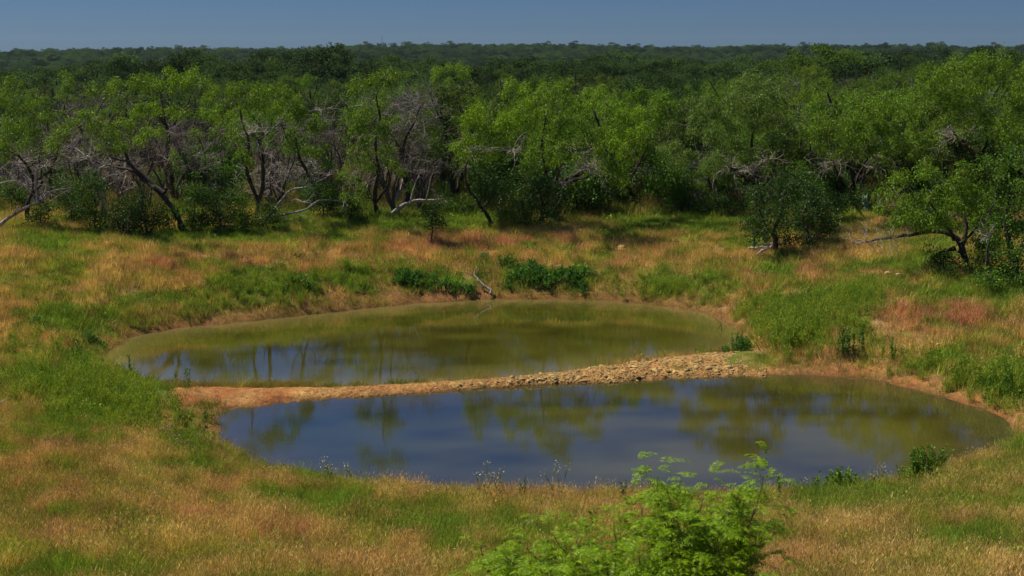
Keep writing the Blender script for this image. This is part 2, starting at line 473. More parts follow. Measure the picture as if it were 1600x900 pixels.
gc = gc * (1 - clay) + np.array([.33, .14, .05]) * clay
wet = np.clip(1 - (SD + .1) / .45, 0, 1)[:, None] * .55
gc = gc * (1 - wet)
forest_shade = np.clip((GY.ravel() - 61) / 5, 0, 1)[:, None]
gc = gc * (1 - forest_shade * .55)  # shade of the tree belt painted into the ground colour
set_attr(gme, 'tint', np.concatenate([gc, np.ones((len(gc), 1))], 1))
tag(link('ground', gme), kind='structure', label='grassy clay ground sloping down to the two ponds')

# ------------------------------------------------------------------ the water of the two ponds
def make_water(poly, name, label, deep, shal, mat, east):
    lo = poly.min(0) - 1.2; hi = poly.max(0) + 1.2
    ax = np.arange(lo[0], hi[0], .3); ay = np.arange(lo[1], hi[1], .3)
    X, Y = np.meshgrid(ax, ay); sd = sdist(X, Y, poly)
    n = len(ax); m = len(ay)
    i = (np.arange(m - 1)[:, None] * n + np.arange(n - 1)[None, :])
    q = np.stack([i, i + 1, i + n + 1, i + n], -1).reshape(-1, 4)
    keep = (sd[q].min(1) < .8)
    q = q[keep]
    mb = MB(); mb.add(np.stack([X.ravel(), Y.ravel(), np.zeros(X.size)], 1), q)
    me = mb.mesh(name, mat, smooth=True)
    # shallow clay shelf shows through near the edge; deeper, clearer water is darker
    dep = np.clip((-sd - .1) / 2.0, 0, 1) ** .8
    f = fbm(X.ravel() * .5, Y.ravel() * 1.0, 3)
    e = np.clip((X.ravel() - east[0]) / (east[1] - east[0]), 0, 1)
    D1, D2 = np.array(deep[0]), np.array(deep[1])
    dp = D1[None] * (1 - e)[:, None] + D2[None] * e[:, None]
    dp = dp * np.clip(.35 + 1.3 * f, .4, 1.4)[:, None]
    c = np.array(shal)[None] * (1 - dep)[:, None] + dp * dep[:, None]
    set_attr(me, 'tint', np.concatenate([c, np.ones((len(c), 1))], 1))
    o = link(name, me); tag(o, kind='structure', label=label)
    return o
M_WF = water_material('murky_pond_water', 0.004, 0.0010)
M_WN = water_material('clear_pond_water', 0.004, 0.0010)
make_water(far_pts, 'water', 'murky olive water of the farther pond', ((.050, .048, .006), (.058, .054, .006)), (.13, .11, .03), M_WF, (-15, 15))
make_water(near_pts, 'water', 'blue reflecting water of the nearer pond', ((.022, .027, .012), (.060, .052, .007)), (.055, .045, .016), M_WN, (-6, 5))

# ------------------------------------------------------------------ stones and the earth dam between the ponds
def stone_mesh(seed, flat):
    r = np.random.default_rng(seed)
    # jittered, chamfered block: 20-some faces
    n = 7
    a = np.sort(r.random(n)) * .5 + np.linspace(0, 2 * math.pi, n, endpoint=False)
    R = .5 * (.75 + .45 * r.random(n))
    V = []
    for (z, s) in ((-.5, .85), (.18, 1.0), (.5, .72)):
        for k in range(n): V.append((R[k] * math.cos(a[k]) * s + .05 * r.normal(), R[k] * math.sin(a[k]) * s * .75 + .04 * r.normal(), z * flat + .05 * r.normal()))
    V.append((0, 0, .5 * flat + .02))
    V = np.array(V); q = []; t = []
    for l in (0, 1):
        for k in range(n): q.append((l * n + k, l * n + (k + 1) % n, (l + 1) * n + (k + 1) % n, (l + 1) * n + k))
    for k in range(n): t.append((2 * n + k, 2 * n + (k + 1) % n, 3 * n))
    return V, q, t
dam_top = np.array([(236,632),(262,616),(300,610),(360,609),(440,608),(520,606),(600,603),(680,599),(760,595),(820,590),(880,584),(940,577),(1000,569),(1060,563),(1120,559),(1180,556),(1230,559),(1285,569)], float)
dam_bot = np.array([(250,672),(275,650),(310,640),(360,638),(440,629),(520,622),(600,617),(680,612),(760,606),(820,602),(880,599),(940,596),(1000,592),(1060,588),(1120,586),(1180,585),(1235,583),(1290,582)], float)
def dam_pt(u, v):
    """u along the dam (0 left .. 1 right), v across (0 near edge .. 1 far edge); arrays"""
    s = np.clip(u, 0, 1) * (len(dam_top) - 1)
    i = np.arange(len(dam_top))
    tx = np.interp(s, i, [onZ(*p)[0] for p in dam_top]); ty = np.interp(s, i, [onZ(*p)[1] for p in dam_top])
    bx = np.interp(s, i, [onZ(*p)[0] for p in dam_bot]); by = np.interp(s, i, [onZ(*p)[1] for p in dam_bot])
    vv = -.18 + v * 1.36
    vv = vv + 0.25 * (fbm(u * 60, v * 0 + 3, 3) - .5) * np.where(v < .5, 1 - v * 2, 0)
    X = bx * (1 - vv) + tx * vv; Y = by * (1 - vv) + ty * vv
    h = np.interp(u, [0, .15, .35, .55, .72, .9, 1], [.05, .07, .09, .12, .16, .13, .05])
    dome = np.clip(1 - np.abs((v - .45) / .5) ** 2.2, -.3, 1)
    rug = .15 * (fbm(X * 2.2, Y * 2.2, 4) - .5) + .10 * (fbm(X * 8, Y * 8, 3) - .5)
    Z = -.10 + (h + .12) * dome + rug * np.clip(dome * 2, 0, 1)
    base = ground_z(X, Y)
    ed = np.clip(np.minimum(np.minimum(v / .12, (1 - v) / .12), np.minimum(u / .08, (1 - u) / .10)) + .5 * (fbm(X * 1.2, Y * 1.2, 3) - .5), 0, 1)
    Z = Z * np.clip(ed * 3, 0, 1) - .1 * (1 - np.clip(ed * 3, 0, 1))
    buried = np.clip((u - .80) / .12, 0, 1)
    Z = np.maximum(Z, base - .10 + .13 * ed - .10 * buried)
    return X, Y, Z
nu, nv = 620, 34
UU, VV = np.meshgrid(np.linspace(0, 1, nu), np.linspace(0, 1, nv), indexing='ij')
DX, DY, DZ = dam_pt(UU.ravel(), VV.ravel())
i = (np.arange(nu - 1)[:, None] * nv + np.arange(nv - 1)[None, :])
dq = np.stack([i, i + nv, i + nv + 1, i + 1], -1).reshape(-1, 4)
dmb = MB(); dmb.add(np.stack([DX, DY, DZ], 1), dq)
dme = dmb.mesh('earth_dam', M_GROUND, smooth=True)
f = fbm(DX * 1.3, DY * 1.3, 4)[:, None]
uw = np.clip(1.25 - UU.ravel() * 2.2, 0, 1)[:, None]; f = np.clip(f - .28 * uw, 0, 1)
dc = C_CLAY * f * 1.1 + np.array([.28, .105, .035]) * (1 - f) * 1.1
dc = dc * (.62 + .76 * fbm(DX * 7, DY * 7, 3))[:, None]
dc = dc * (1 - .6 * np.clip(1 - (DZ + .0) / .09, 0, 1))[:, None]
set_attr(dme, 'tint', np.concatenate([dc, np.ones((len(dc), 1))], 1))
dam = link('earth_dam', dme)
tag(dam, 'narrow orange clay and rubble bank running between the two ponds', None, None, 'structure')
stone_meshes = []
for k in range(10):
    V, q, t = stone_mesh(40 + k, [.35, .5, .65, .3, .45][k % 5])
    mb = MB(); mb.add(V, q, t); stone_meshes.append(mb.mesh('stone', M_STONE))
rs = np.random.default_rng(11)
for k in range(290):
    u = .40 + .46 * rs.random() ** .8
    v = .10 + .80 * rs.random() if rs.random() < .65 else .10 + .22 * rs.random()
    X, Y, Z = dam_pt(np.array([u]), np.array([v]))
    o = link('stone', stone_meshes[k % 10], dam)
    s = (.07 + .20 * rs.random() ** 3.0) * (1 if u > .5 else .7)
    o.location = (X[0], Y[0], Z[0] - s * .02)
    o.rotation_euler = (rs.normal() * .16, rs.normal() * .16, rs.random() * 6.28); o.scale = (s * (1 + .5 * rs.random()), s, s * .7)
mb = MB()
NR = 8500
RU = np.stack([.04 + .86 * rs.random(NR) ** .60, .05 + .90 * rs.random(NR)], 1)
RX, RY, RZ = dam_pt(RU[:, 0], RU[:, 1])
protos = [stone_mesh(80 + k, .45) for k in range(8)]
for k in range(NR):
    V, q, t = protos[k % 8]; s = (.020 + .070 * rs.random() ** 2.2) * np.interp(RU[k, 0], [.2, .5, .65], [.55, .75, 1.0])
    a = rs.random() * 6.28; c, sn = math.cos(a), math.sin(a)
    W = np.stack([V[:, 0] * c - V[:, 1] * sn, V[:, 0] * sn + V[:, 1] * c, V[:, 2] + V[:, 0] * .2 * rs.normal()], 1) * s + (RX[k], RY[k], RZ[k] + s * .05)
    mb.add(W, q, t)
o = link('rubble', mb.mesh('rubble', M_STONE), dam); o['kind'] = 'stuff'

def lone_rock(px, py, sx, sy, sz, label, seed):
    p = hit(px, py); V, q, t = stone_mesh(seed, .6)
    mb = MB(); mb.add(V * (sx * .62, sy * .6, sz * .6), q, t)
    o = link('rock', mb.mesh('rock', M_PALE), None, (p[0], p[1], p[2] + .10 + sz * .1)); tag(o, label, 'rock')
M_PALE = plain_material('pale_limestone', (.55, .45, .22), .9)
lone_rock(970, 393, .5, .4, .45, 'small rounded yellowish rock in dry grass on the far bank', 5)
lone_rock(1386, 433, .42, .35, .3, 'flat pale limestone slab lying on the right bank', 6)
lone_rock(1404, 434, .36, .3, .22, 'thinner limestone slab just right of the pale slab on the right bank', 9)

# ------------------------------------------------------------------ trees
def catmull(P, step=.22):
    P = np.asarray(P, float)
    if len(P) == 2: n = max(2, int(np.linalg.norm(P[1] - P[0]) / step)); return P[0] + np.linspace(0, 1, n + 1)[:, None] * (P[1] - P[0])
    Q = np.vstack([2 * P[0] - P[1], P, 2 * P[-1] - P[-2]]); out = []
    for i in range(1, len(Q) - 2):
        n = max(2, int(np.linalg.norm(Q[i + 1] - Q[i]) / step)); t = np.linspace(0, 1, n, endpoint=False)[:, None]
        out.append(.5 * (2 * Q[i] + (Q[i + 1] - Q[i - 1]) * t + (2 * Q[i - 1] - 5 * Q[i] + 4 * Q[i + 1] - Q[i + 2]) * t ** 2 + (3 * Q[i] - Q[i - 1] - 3 * Q[i + 1] + Q[i + 2]) * t ** 3))
    return np.vstack(out + [P[-1:]])

def grow(limbs, centres, rng, tip_r=.010):
    """limbs: list of (points, r0, r1). Every leaf clump centre is reached by a bent twig from the nearest wood."""
    trunk = MB(); twigs = MB()
    nodes = []
    for pts, r0, r1 in limbs:
        P = catmull(pts); n = len(P)
        w = np.cumsum(rng.normal(size=(n, 3)) * .022, axis=0); w -= np.linspace(0, 1, n)[:, None] * w[-1]; w[0] = 0
        P = P + w
        R = np.linspace(r0, r1, n) * (1 + .12 * rng.normal(size=n))
        if r0 > .06: R[0] *= 1.35
        tube(trunk, P, R, 7)
        nodes.append(P[max(1, n // 4):])
    nodes = np.vstack(nodes)
    if len(centres) == 0: return trunk, twigs
    d = np.array([np.linalg.norm(nodes - c, axis=1).min() for c in centres])
    order = np.argsort(d)
    paths = []; NP = np.zeros((60000, 3)); cnt = len(nodes); NP[:cnt] = nodes
    for o in order:
        c = centres[o]
        dd = np.linalg.norm(NP[:cnt] - c, axis=1) + .6 * np.maximum(0, NP[:cnt, 2] - c[2])
        j = int(np.argmin(dd)); a = NP[j].copy(); L = np.linalg.norm(c - a)
        k = max(2, int(L / .22)); t = np.linspace(0, 1, k + 1)[:, None]
        ctrl = (a + c) / 2 + rng.normal(size=3) * .16 * L + np.array([0, 0, .10 * L])
        P = (1 - t) ** 2 * a + 2 * t * (1 - t) * ctrl + t * t * c
        P[1:-1] += rng.normal(size=(k - 1, 3)) * .02
        tube(twigs, P, np.linspace(tip_r + .010 * L + .004, tip_r * .5, k + 1), 4)
        if cnt + k < 60000: NP[cnt:cnt + k] = P[1:]; cnt += k
    return trunk, twigs

def fill_blob(c, r, sp, rng, ragged=.33):
    """clump centres, spacing sp, filling an ellipsoid, mostly towards its shell"""
    vol = 4.2 * r[0] * r[1] * r[2]; n = max(4, int(vol / sp ** 3))
    v = rng.normal(size=(n, 3)); v /= np.linalg.norm(v, axis=1)[:, None]
    P = c + v * (rng.random((n, 1)) ** .45) * r * (1 + .22 * rng.normal(size=(n, 1)))
    # pockets of missing foliage, so that the crown is ragged and the limbs show
    hole = vnoise(P[:, 0] * .9 + P[:, 1] * .5 + c[0] * 7, P[:, 2] * 1.1 + P[:, 1] * .35 + 40)
    keep = hole > ragged
    return P[keep] if keep.sum() > 3 else P[:4]

def leaf_crown(mb, centres, per, clump, L, W, droop, rng):
    n = len(centres) * per
    C = np.repeat(centres, per, 0)
    dens = rng.random(len(centres)); sc = np.repeat(.7 + .6 * dens, per)[:, None]
    off = rng.normal(size=(n, 3)) * clump * sc * .55
    off[:, 2] *= .75
    off[:, 2] -= droop * (off[:, 0] ** 2 + off[:, 1] ** 2) / clump
    D = off / (np.linalg.norm(off, axis=1)[:, None] + 1e-6) + rng.normal(size=(n, 3)) * .6; D[:, 2] -= droop
    D /= np.linalg.norm(D, axis=1)[:, None]
    leaves(mb, C + off, D, L * (.6 + .8 * rng.random(n)), W * (.7 + .6 * rng.random(n)), rng)

def twig_spray(mb, base, n, L, rng, down=.1, r=.012):
    """bare forking twigs from a point"""
    for _ in range(n):
        d = rng.normal(size=3); d[2] = abs(d[2]) * .5 - down; d /= np.linalg.norm(d)
        P = [base.copy()]; l = L * (.5 + rng.random())
        for k in range(5):
            d = d + rng.normal(size=3) * .30; d /= np.linalg.norm(d); P.append(P[-1] + d * l / 5)
        P = np.array(P); tube(mb, P, np.linspace(r, r * .35, 6), 3)
        for k in (2, 3, 4):
            e = d + rng.normal(size=3) * .8; e /= np.linalg.norm(e)
            Q = [P[k]]
            for _k in range(3): e = e + rng.normal(size=3) * .25; Q.append(Q[-1] + e / np.linalg.norm(e) * l * .16)
            tube(mb, np.array(Q), np.linspace(r * .6, r * .25, 4), 3)

COLS = dict(bright=(.185, .31, .014), mesq=(.135, .235, .015), grey=(.13, .21, .035), yellow=(.22, .33, .02), dark=(.040, .090, .014), mid=(.085, .17, .017),
            oak=(.055, .10, .018), olive=(.09, .14, .025), bush=(.06, .13, .015), far=(.035, .07, .02))
STY = dict(mesq=dict(sp=.68, per=200, clump=.27, L=.12, W=.034, droop=.55, rag=.37),
           oak=dict(sp=.50, per=72, clump=.27, L=.085, W=.062, droop=.1, rag=.1),
           bush=dict(sp=.40, per=64, clump=.26, L=.08, W=.052, droop=.1, rag=.1))

def build_tree(name, root_loc, limbs, crowns, col, style, label, cat, group=None, seed=0, bark=None, dead=(), twig_mat=None, dead_mat=None):
    """limbs and crowns in world coordinates"""
    rng = np.random.default_rng(seed); st = STY[style]
    t = empty(name, tuple(root_loc), label, cat, group)
    cen = [fill_blob(np.array(c), np.array(r), st['sp'], rng, st['rag']) for c, r in crowns]
    cen = np.vstack(cen) if cen else np.zeros((0, 3))
    tr, tw = grow(limbs, cen, rng)
    org = np.array(root_loc)
    link('trunk', tr.mesh('trunk', bark or M_BARK, True, org), t)
    if len(cen):
        link('branches', tw.mesh('branches', twig_mat or M_BARK_MID, False, org), t)
        lm = MB(); leaf_crown(lm, cen, st['per'], st['clump'], st['L'], st['W'], st['droop'], rng)
        o = link('crown', lm.mesh('crown', M_LEAF, False, org), t); o.color = (*COLS[col], 1)
    if len(dead):
        dm = MB()
        for (p, n, L) in dead: twig_spray(dm, np.array(p), n, L, rng, r=.012 if cat == 'tree' and label == '-' else .016)
        link('dead_twigs', dm.mesh('dead_twigs', dead_mat or M_DEADG, False, org), t)
    return t

def px_tree(name, base, limbs, crowns, col, style, label, cat='tree', seed=0, bark=None, dead=(), depth=1.0, group=None, twig_mat=None, D=None, thick=1.0, cs=0.0):
    """read a tree off the picture: base where it meets the ground, limbs and crown masses at that distance"""
    rng = np.random.default_rng(seed + 500)
    b = hit(*base) if D is None else None
    if D is not None:
        X = atY(base[0], base[1], D); b = np.array([X[0], D, gz(X[0], D)])
    Yb = b[1]; s = Yb / FPX * 1.02
    LL = []
    first = True
    for li in limbs:
        pts, r0, r1 = li[0], li[1], li[2]
        dy = li[3] if len(li) > 3 else rng.uniform(-1.2, 1.2) + cs * .7
        P = []
        for k, (x, y) in enumerate(pts):
            f = k / max(1, len(pts) - 1)
            P.append(atY(x, y, Yb + dy * f))
        if first or li[-1] == 'g': P[0] = np.array([P[0][0], Yb, gz(P[0][0], Yb) - .15])
        first = False
        LL.append((P, r0 * thick, r1))
    CC = []
    for c in crowns:
        x, y, rx, ry = c[:4]
        dy = (c[4] if len(c) > 4 else rng.uniform(-1.3, 1.3) * depth) + cs
        CC.append((atY(x, y, Yb + dy), (rx * s, max(rx * s * .75, 0.9) * depth, ry * s)))
    DD = [(atY(x, y, Yb + rng.uniform(-.6, .6) + cs * .6), int(n * 1.5), L * 1.1) for (x, y, n, L) in dead]
    return build_tree(name, b, LL, CC, col, style, label, cat, group, seed, bark, DD, twig_mat, M_DEAD if seed % 3 and seed != 13 else M_DEADG)

# ------------------------------------------------------------------ the trees one can single out, left to right
T = px_tree
T('dead_tree', (-12, 358),
  [([(-12,358),(20,337),(60,317),(80,300),(112,294)], .10, .03, 0.2), ([(60,317),(56,290),(58,262),(70,248),(82,235)], .07, .02, .3),
   ([(80,300),(98,300),(110,312),(120,330)], .035, .012, .4), ([(20,337),(28,322)], .045, .02, 0), ([(-30,290),(0,286),(22,282),(45,292)], .05, .015, .2)],
  [], 'dark', 'oak', 'pale leafless tree leaning in from the left edge over the grass', seed=1, bark=M_DEAD,
  dead=[(112,294,4,1.0),(82,235,4,.9),(118,325,3,.6),(58,262,4,.8),(40,290,5,1.0),(20,284,4,.8)])
T('mesquite_tree', (52, 346), [([(44,352),(44,320),(55,285),(40,255),(18,238)], .13, .04), ([(55,285),(78,262),(92,228)], .09, .03), ([(44,310),(66,285),(62,250),(66,215)], .07, .03)],
  [(18,202,42,22),(58,222,34,16),(92,212,22,14),(-15,225,30,25)], 'mesq', 'mesq', 'green mesquite at the far left with twisted trunks behind the pale leaning dead tree', seed=2, cs=-2,
  dead=[(30,255,8,.9),(70,260,8,.9),(90,240,5,.8)])
T('mesquite_tree', (100, 322), [([(82,322),(80,270),(76,225),(72,180)], .11, .03), ([(80,260),(98,215),(100,165)], .08, .03)],
  [(30,148,38,22),(68,170,34,22),(98,128,22,15),(120,182,22,14)], 'mesq', 'mesq', 'tall thin mesquite behind the far left trees, its round top above the grey dead brush', seed=3, cs=-4,
  dead=[(76,215,8,1.0),(98,180,6,.9)])
T('dead_tree', (168, 345), [([(166,348),(160,312),(157,285),(152,262),(137,245)], .13, .09), ([(137,245),(130,222),(131,200),(124,184),(117,177)], .085, .045), ([(157,285),(172,275),(188,272)], .05, .02),
  ([(150,262),(128,240),(112,228)], .06, .02)], [], 'dark', 'oak', 'broken curved dead trunk with a bleached snapped top, left of the leaning mesquite', seed=4, bark=M_DEAD,
  dead=[(188,272,4,.8),(112,228,6,1.0),(140,250,5,.9)])
T('mesquite_tree', (292, 365), [([(292,366),(276,330),(256,302),(230,274),(203,252),(197,230),(182,215),(162,200),(150,186)], .17, .045, .6), ([(256,302),(228,286),(203,268),(165,258),(138,246)], .11, .03, .8),
  ([(230,274),(240,250),(245,235)], .05, .02), ([(203,252),(180,248),(160,240)], .05, .02)],
  [(158,140,24,13),(188,130,30,15),(140,175,18,14),(165,205,22,12),(232,128,32,16),(205,160,30,14),(180,232,18,10)], 'mesq', 'mesq', 'big dark mesquite leaning steeply left over the underbrush', seed=5, cs=-1.5,
  dead=[(150,190,4,.8),(165,258,6,.9),(138,246,6,.8)])
T('mesquite_tree', (274, 318), [([(272,318),(268,290),(262,262),(258,235),(262,205)], .16, .10, .1), ([(262,205),(250,182),(236,162),(222,158),(203,160)], .085, .025), ([(262,205),(280,186),(290,166),(298,150)], .07, .025), ([(263,205),(255,170),(250,140)], .06, .02)],
  [(262,132,40,18),(300,128,32,18),(235,165,28,15),(290,172,26,16),(232,215,22,16),(215,190,24,14)], 'bright', 'mesq', 'upright mesquite with a twisting black trunk forking in a V behind the leaning one', seed=6, cs=-6,
  dead=[(262,205,5,.8),(262,250,5,.6)])
T('mesquite_tree', (305, 300), [([(305,302),(306,262),(300,225),(300,195),(318,170)], .10, .03), ([(306,240),(322,218),(342,206)], .055, .02)],
  [(305,205,30,24),(335,135,32,18),(345,172,30,20),(282,238,22,16)], 'bright', 'mesq', 'slender mesquite with a low bright round crown between two black trunks', seed=7, cs=-4, dead=[(342,206,5,.7)])
T('mesquite_tree', (402, 340), [([(402,342),(404,310),(412,282),(410,250),(404,222),(392,208),(378,212)], .14, .05), ([(403,320),(384,270),(388,228),(376,192),(374,160)], .11, .03), ([(404,222),(420,205),(425,190)], .05, .02)],
  [(372,140,34,20),(400,160,30,20),(352,198,26,18),(425,140,28,18),(382,245,26,14)], 'mesq', 'mesq', 'mesquite with two curving trunks and pale broken limbs above the low dead branches', seed=8, cs=-3,
  dead=[(392,208,8,1.0),(412,240,8,.9),(425,200,8,.9),(378,212,6,.8)])
T('mesquite_tree', (495, 322), [([(496,324),(488,292),(478,262),(464,236),(458,205),(468,182)], .13, .04), ([(464,236),(448,215),(440,190)], .06, .02)],
  [(445,148,36,18),(470,170,26,24),(490,205,24,26),(500,245,26,24),(455,220,20,18),(515,275,30,20)], 'mesq', 'mesq', 'mesquite with one leaning black trunk and hanging foliage beside the dead tangle', seed=9, cs=-5,
  dead=[(458,205,8,.9),(478,200,7,1.0),(505,190,8,1.0)])
T('dead_tree', (400, 352), [([(398,352),(428,338),(455,332),(482,326),(500,315),(536,314)], .08, .025), ([(415,344),(440,318),(456,298),(480,292),(515,274)], .06, .018), ([(440,318),(462,312),(474,316)], .03, .012), ([(455,332),(470,338),(485,340)], .03, .012)],
  [], 'dark', 'oak', 'low dead limbs spreading right close to the ground under the left trees', seed=10, bark=M_DEAD, dead=[(536,314,3,.7),(515,274,4,.7),(480,292,5,.8),(474,316,3,.6)])
T('dead_tree', (515, 300), [([(516,302),(514,262),(511,225),(504,190),(502,172)], .10, .04), ([(512,240),(498,222),(488,215)], .05, .02), ([(513,250),(525,232),(540,236)], .045, .015)],
  [], 'dark', 'oak', 'grey upright dead snag left of the tallest green tree', seed=11, bark=M_DEAD, dead=[(502,172,6,.9),(488,215,6,.9),(540,236,5,.8),(512,210,6,1.0)])
T('mesquite_tree', (590, 335), [([(588,338),(586,300),(590,262),(584,222),(592,190),(588,150)], .12, .035), ([(590,262),(572,235),(562,205)], .06, .02), ([(588,315),(610,285),(606,245),(612,215)], .07, .02), ([(578,310),(560,292),(540,290)], .05, .02)],
  [(600,118,34,13),(570,128,28,14),(588,150,30,20),(562,195,22,28),(602,205,22,26),(548,228,20,22),(575,245,26,22),(608,262,18,26),(560,285,26,18)], 'mesq', 'mesq', 'tall narrow mesquite with green clumps all the way down its thin trunks', seed=12, cs=-4,
  dead=[(565,165,6,.9),(600,180,6,.8),(560,215,5,.9)])
T('mesquite_tree', (634, 325), [([(632,330),(637,305),(636,282),(629,262),(626,240)], .19, .13, .1), ([(626,240),(636,212),(650,190),(656,168)], .10, .03), ([(631,262),(646,244),(664,238)], .07, .025), ([(626,240),(614,216),(600,198)], .07, .02), ([(635,290),(652,262),(660,240)], .05, .02)],
  [(640,292,22,14),(600,240,12,14),(690,290,16,14)], 'mid', 'mesq', 'thick dark forked trunk with a nearly bare twiggy top', seed=13,
  dead=[(656,168,22,1.5),(664,238,10,1.0),(640,205,12,1.2),(614,205,8,1.0),(650,185,16,1.4),(645,160,14,1.2)])
T('tree_stump', (622, 318), [([(623,322),(621,300),(617,276)], .20, .05, .05), ([(622,310),(627,294),(629,280)], .12, .03)], [], 'dark', 'oak', 'bleached split stump against the thick forked trunk', 'stump', seed=14, bark=M_DEAD)
T('fallen_log', (606, 340), [([(606,338),(622,328),(641,318),(664,314),(686,312)], .13, .05, .3), ([(641,318),(645,298),(656,270)], .045, .014), ([(666,314),(672,292),(676,270)], .035, .012), ([(686,312),(680,320)], .03, .015)], [], 'dark', 'oak',
  'pale fallen log with upright broken branches lying below the forked tree', 'log', seed=15, bark=M_DEAD, dead=[(656,270,4,.6),(676,270,4,.6),(686,312,3,.5)])
T('oak_tree', (690, 318), [([(690,320),(692,275),(695,225),(688,170)], .16, .05), ([(692,250),(715,215),(722,180)], .09, .03)],
  [(680,150,40,24),(718,170,34,28),(690,200,40,32),(712,232,30,22),(722,140,30,16),(668,230,20,20),(700,268,30,26)], 'olive', 'oak', 'dark olive round tree behind, between the twiggy trunk and the big bright mesquite', seed=16, D=71)
T('mesquite_tree', (705, 318), [([(707,322),(706,292),(712,262),(726,242),(748,234),(778,232),(806,236)], .13, .04, .5), ([(712,262),(722,228),(722,215)], .06, .02)],
  [(742,188,30,26),(722,222,24,18),(775,160,38,28),(800,130,34,18),(835,140,36,24),(800,190,44,26),(840,185,40,26)], 'bright', 'mesq', 'large bright feathery mesquite in the middle, its limb arching over to the right', seed=17, cs=-6.5,
  dead=[(748,234,8,.9),(800,236,10,1.0),(735,215,5,.8)], depth=1.2)
T('oak_tree', (772, 352), [([(775,362),(760,338),(745,318),(730,298),(725,270),(732,250)], .11, .035), ([(752,330),(770,300),(775,275)], .07, .02)],
  [(765,282,34,26),(790,300,28,24),(760,312,26,16),(748,268,20,14)], 'dark', 'oak', 'small dark-leaved tree with a curved black stem at the grass edge, beside deep shade', seed=18, dead=[(735,262,4,.6)])
T('mesquite_tree', (862, 345), [([(862,350),(858,318),(868,290),(890,276),(918,262),(948,238)], .20, .07, .3), ([(858,318),(852,275),(846,230),(852,185)], .12, .03), ([(862,300),(878,258),(900,238),(925,230)], .09, .03), ([(948,238),(944,228),(936,225)], .04, .02), ([(868,290),(895,282),(925,272)], .10, .04)],
  [(868,142,36,24),(905,165,30,20),(878,190,40,24),(915,205,30,22),(850,225,34,22),(890,235,34,16),(838,270,28,20)], 'mesq', 'mesq', 'wide mesquite with a massive black limb rising to the right over deep shade', seed=19, cs=-2.5,
  dead=[(918,262,12,1.0),(880,290,8,1.0),(925,272,10,1.0),(905,240,8,.9)], depth=1.2)
T('oak_tree', (845, 352), [([(846,358),(848,320),(842,285)], .13, .04), ([(848,325),(868,300),(872,280)], .07, .02)],
  [(848,290,38,30),(822,318,26,26),(868,325,32,26),(846,344,34,16)], 'dark', 'oak', 'dark low tree whose shade falls on the green grass in the middle', seed=20, dead=[(850,300,4,.7)])
T('fallen_branch', (848, 330), [([(850,290),(856,306),(862,318),(870,333)], .03, .02, -1.2), ([(856,306),(862,312)], .015, .008)], [], 'dark', 'oak', 'thin white dead branch dangling in front of the dark low tree', 'branch', seed=21, bark=M_DEAD, dead=[(870,333,2,.3)])
T('mesquite_tree', (992, 318), [([(992,320),(988,300),(984,280),(998,255),(1012,228)], .12, .03), ([(986,290),(965,270),(955,245)], .06, .02)],
  [(960,162,28,16),(925,150,24,18),(985,180,34,22),(1008,208,32,20),(958,210,30,22),(960,252,30,24),(985,275,24,14),(940,235,22,20)], 'bright', 'mesq', 'yellow-green mesquite left of the biggest pale-green crown', seed=22, cs=-6, dead=[(1000,270,8,.9)])
T('mesquite_tree', (1185, 325), [([(1190,330),(1188,302),(1178,270),(1160,252),(1128,238),(1100,225)], .20, .06, .3), ([(1180,275),(1176,235),(1178,195),(1170,160)], .12, .03), ([(1188,302),(1208,262),(1222,225),(1240,195)], .14, .04), ([(1185,290),(1165,280),(1142,262)], .12, .05)],
  [(1105,170,40,22),(1070,200,36,22),(1145,145,42,24),(1190,135,40,22),(1170,180,44,26),(1225,165,38,26),(1120,205,40,22),(1060,235,34,20),(1210,210,36,24),(1110,240,34,14),(1160,225,30,18),(1250,200,28,22)], 'grey', 'mesq', 'biggest spreading mesquite with a grey-green domed crown above pale dead lower boughs', seed=23, cs=-5.5,
  dead=[(1140,262,18,1.2),(1170,270,10,1.0),(1200,250,8,.9)], depth=1.4)
T('dead_tree', (1180, 318), [([(1182,322),(1150,296),(1110,268),(1075,262),(1040,272)], .07, .015), ([(1150,296),(1120,300),(1085,310)], .045, .012), ([(1130,280),(1095,278),(1068,292)], .035, .01), ([(1172,312),(1150,318),(1118,328)], .04, .012), ([(1165,300),(1160,318),(1148,332)], .03, .01)],
  [], 'dark', 'oak', 'sprawl of silvery dead boughs under the grey-green domed crown', seed=24, bark=M_DEAD,
  dead=[(1075,262,10,1.0),(1085,310,8,.8),(1068,292,10,.9),(1118,328,8,.7),(1148,332,6,.6),(1110,268,12,1.0),(1040,272,6,.8)])
T('mesquite_tree', (1100, 312), [([(1095,312),(1090,292),(1080,272)], .09, .04), ([(1092,300),(1108,280),(1112,265)], .06, .02)], [(1020,262,34,20),(1050,255,30,16),(1085,282,20,10)], 'mesq', 'mesq', 'low mesquite with dark stems among the silvery dead boughs', seed=25, dead=[(1050,285,10,.9),(1020,290,10,.9)])
T('oak_tree', (1215, 392), [([(1213,396),(1212,365),(1222,330),(1225,300)], .13, .04), ([(1213,375),(1195,350),(1185,325)], .08, .03), ([(1262,396),(1262,370),(1255,340),(1262,315)], .10, .03)],
  [(1225,290,42,28),(1185,310,30,26),(1262,310,34,28),(1215,340,44,28),(1180,345,26,22),(1262,350,40,30),(1290,345,20,28),(1240,375,30,16),(1272,378,26,14),(1195,370,26,14)], 'dark', 'oak', 'dense dark green tree on the right bank casting shade on the red grass', seed=26, dead=[(1275,370,4,.6)])
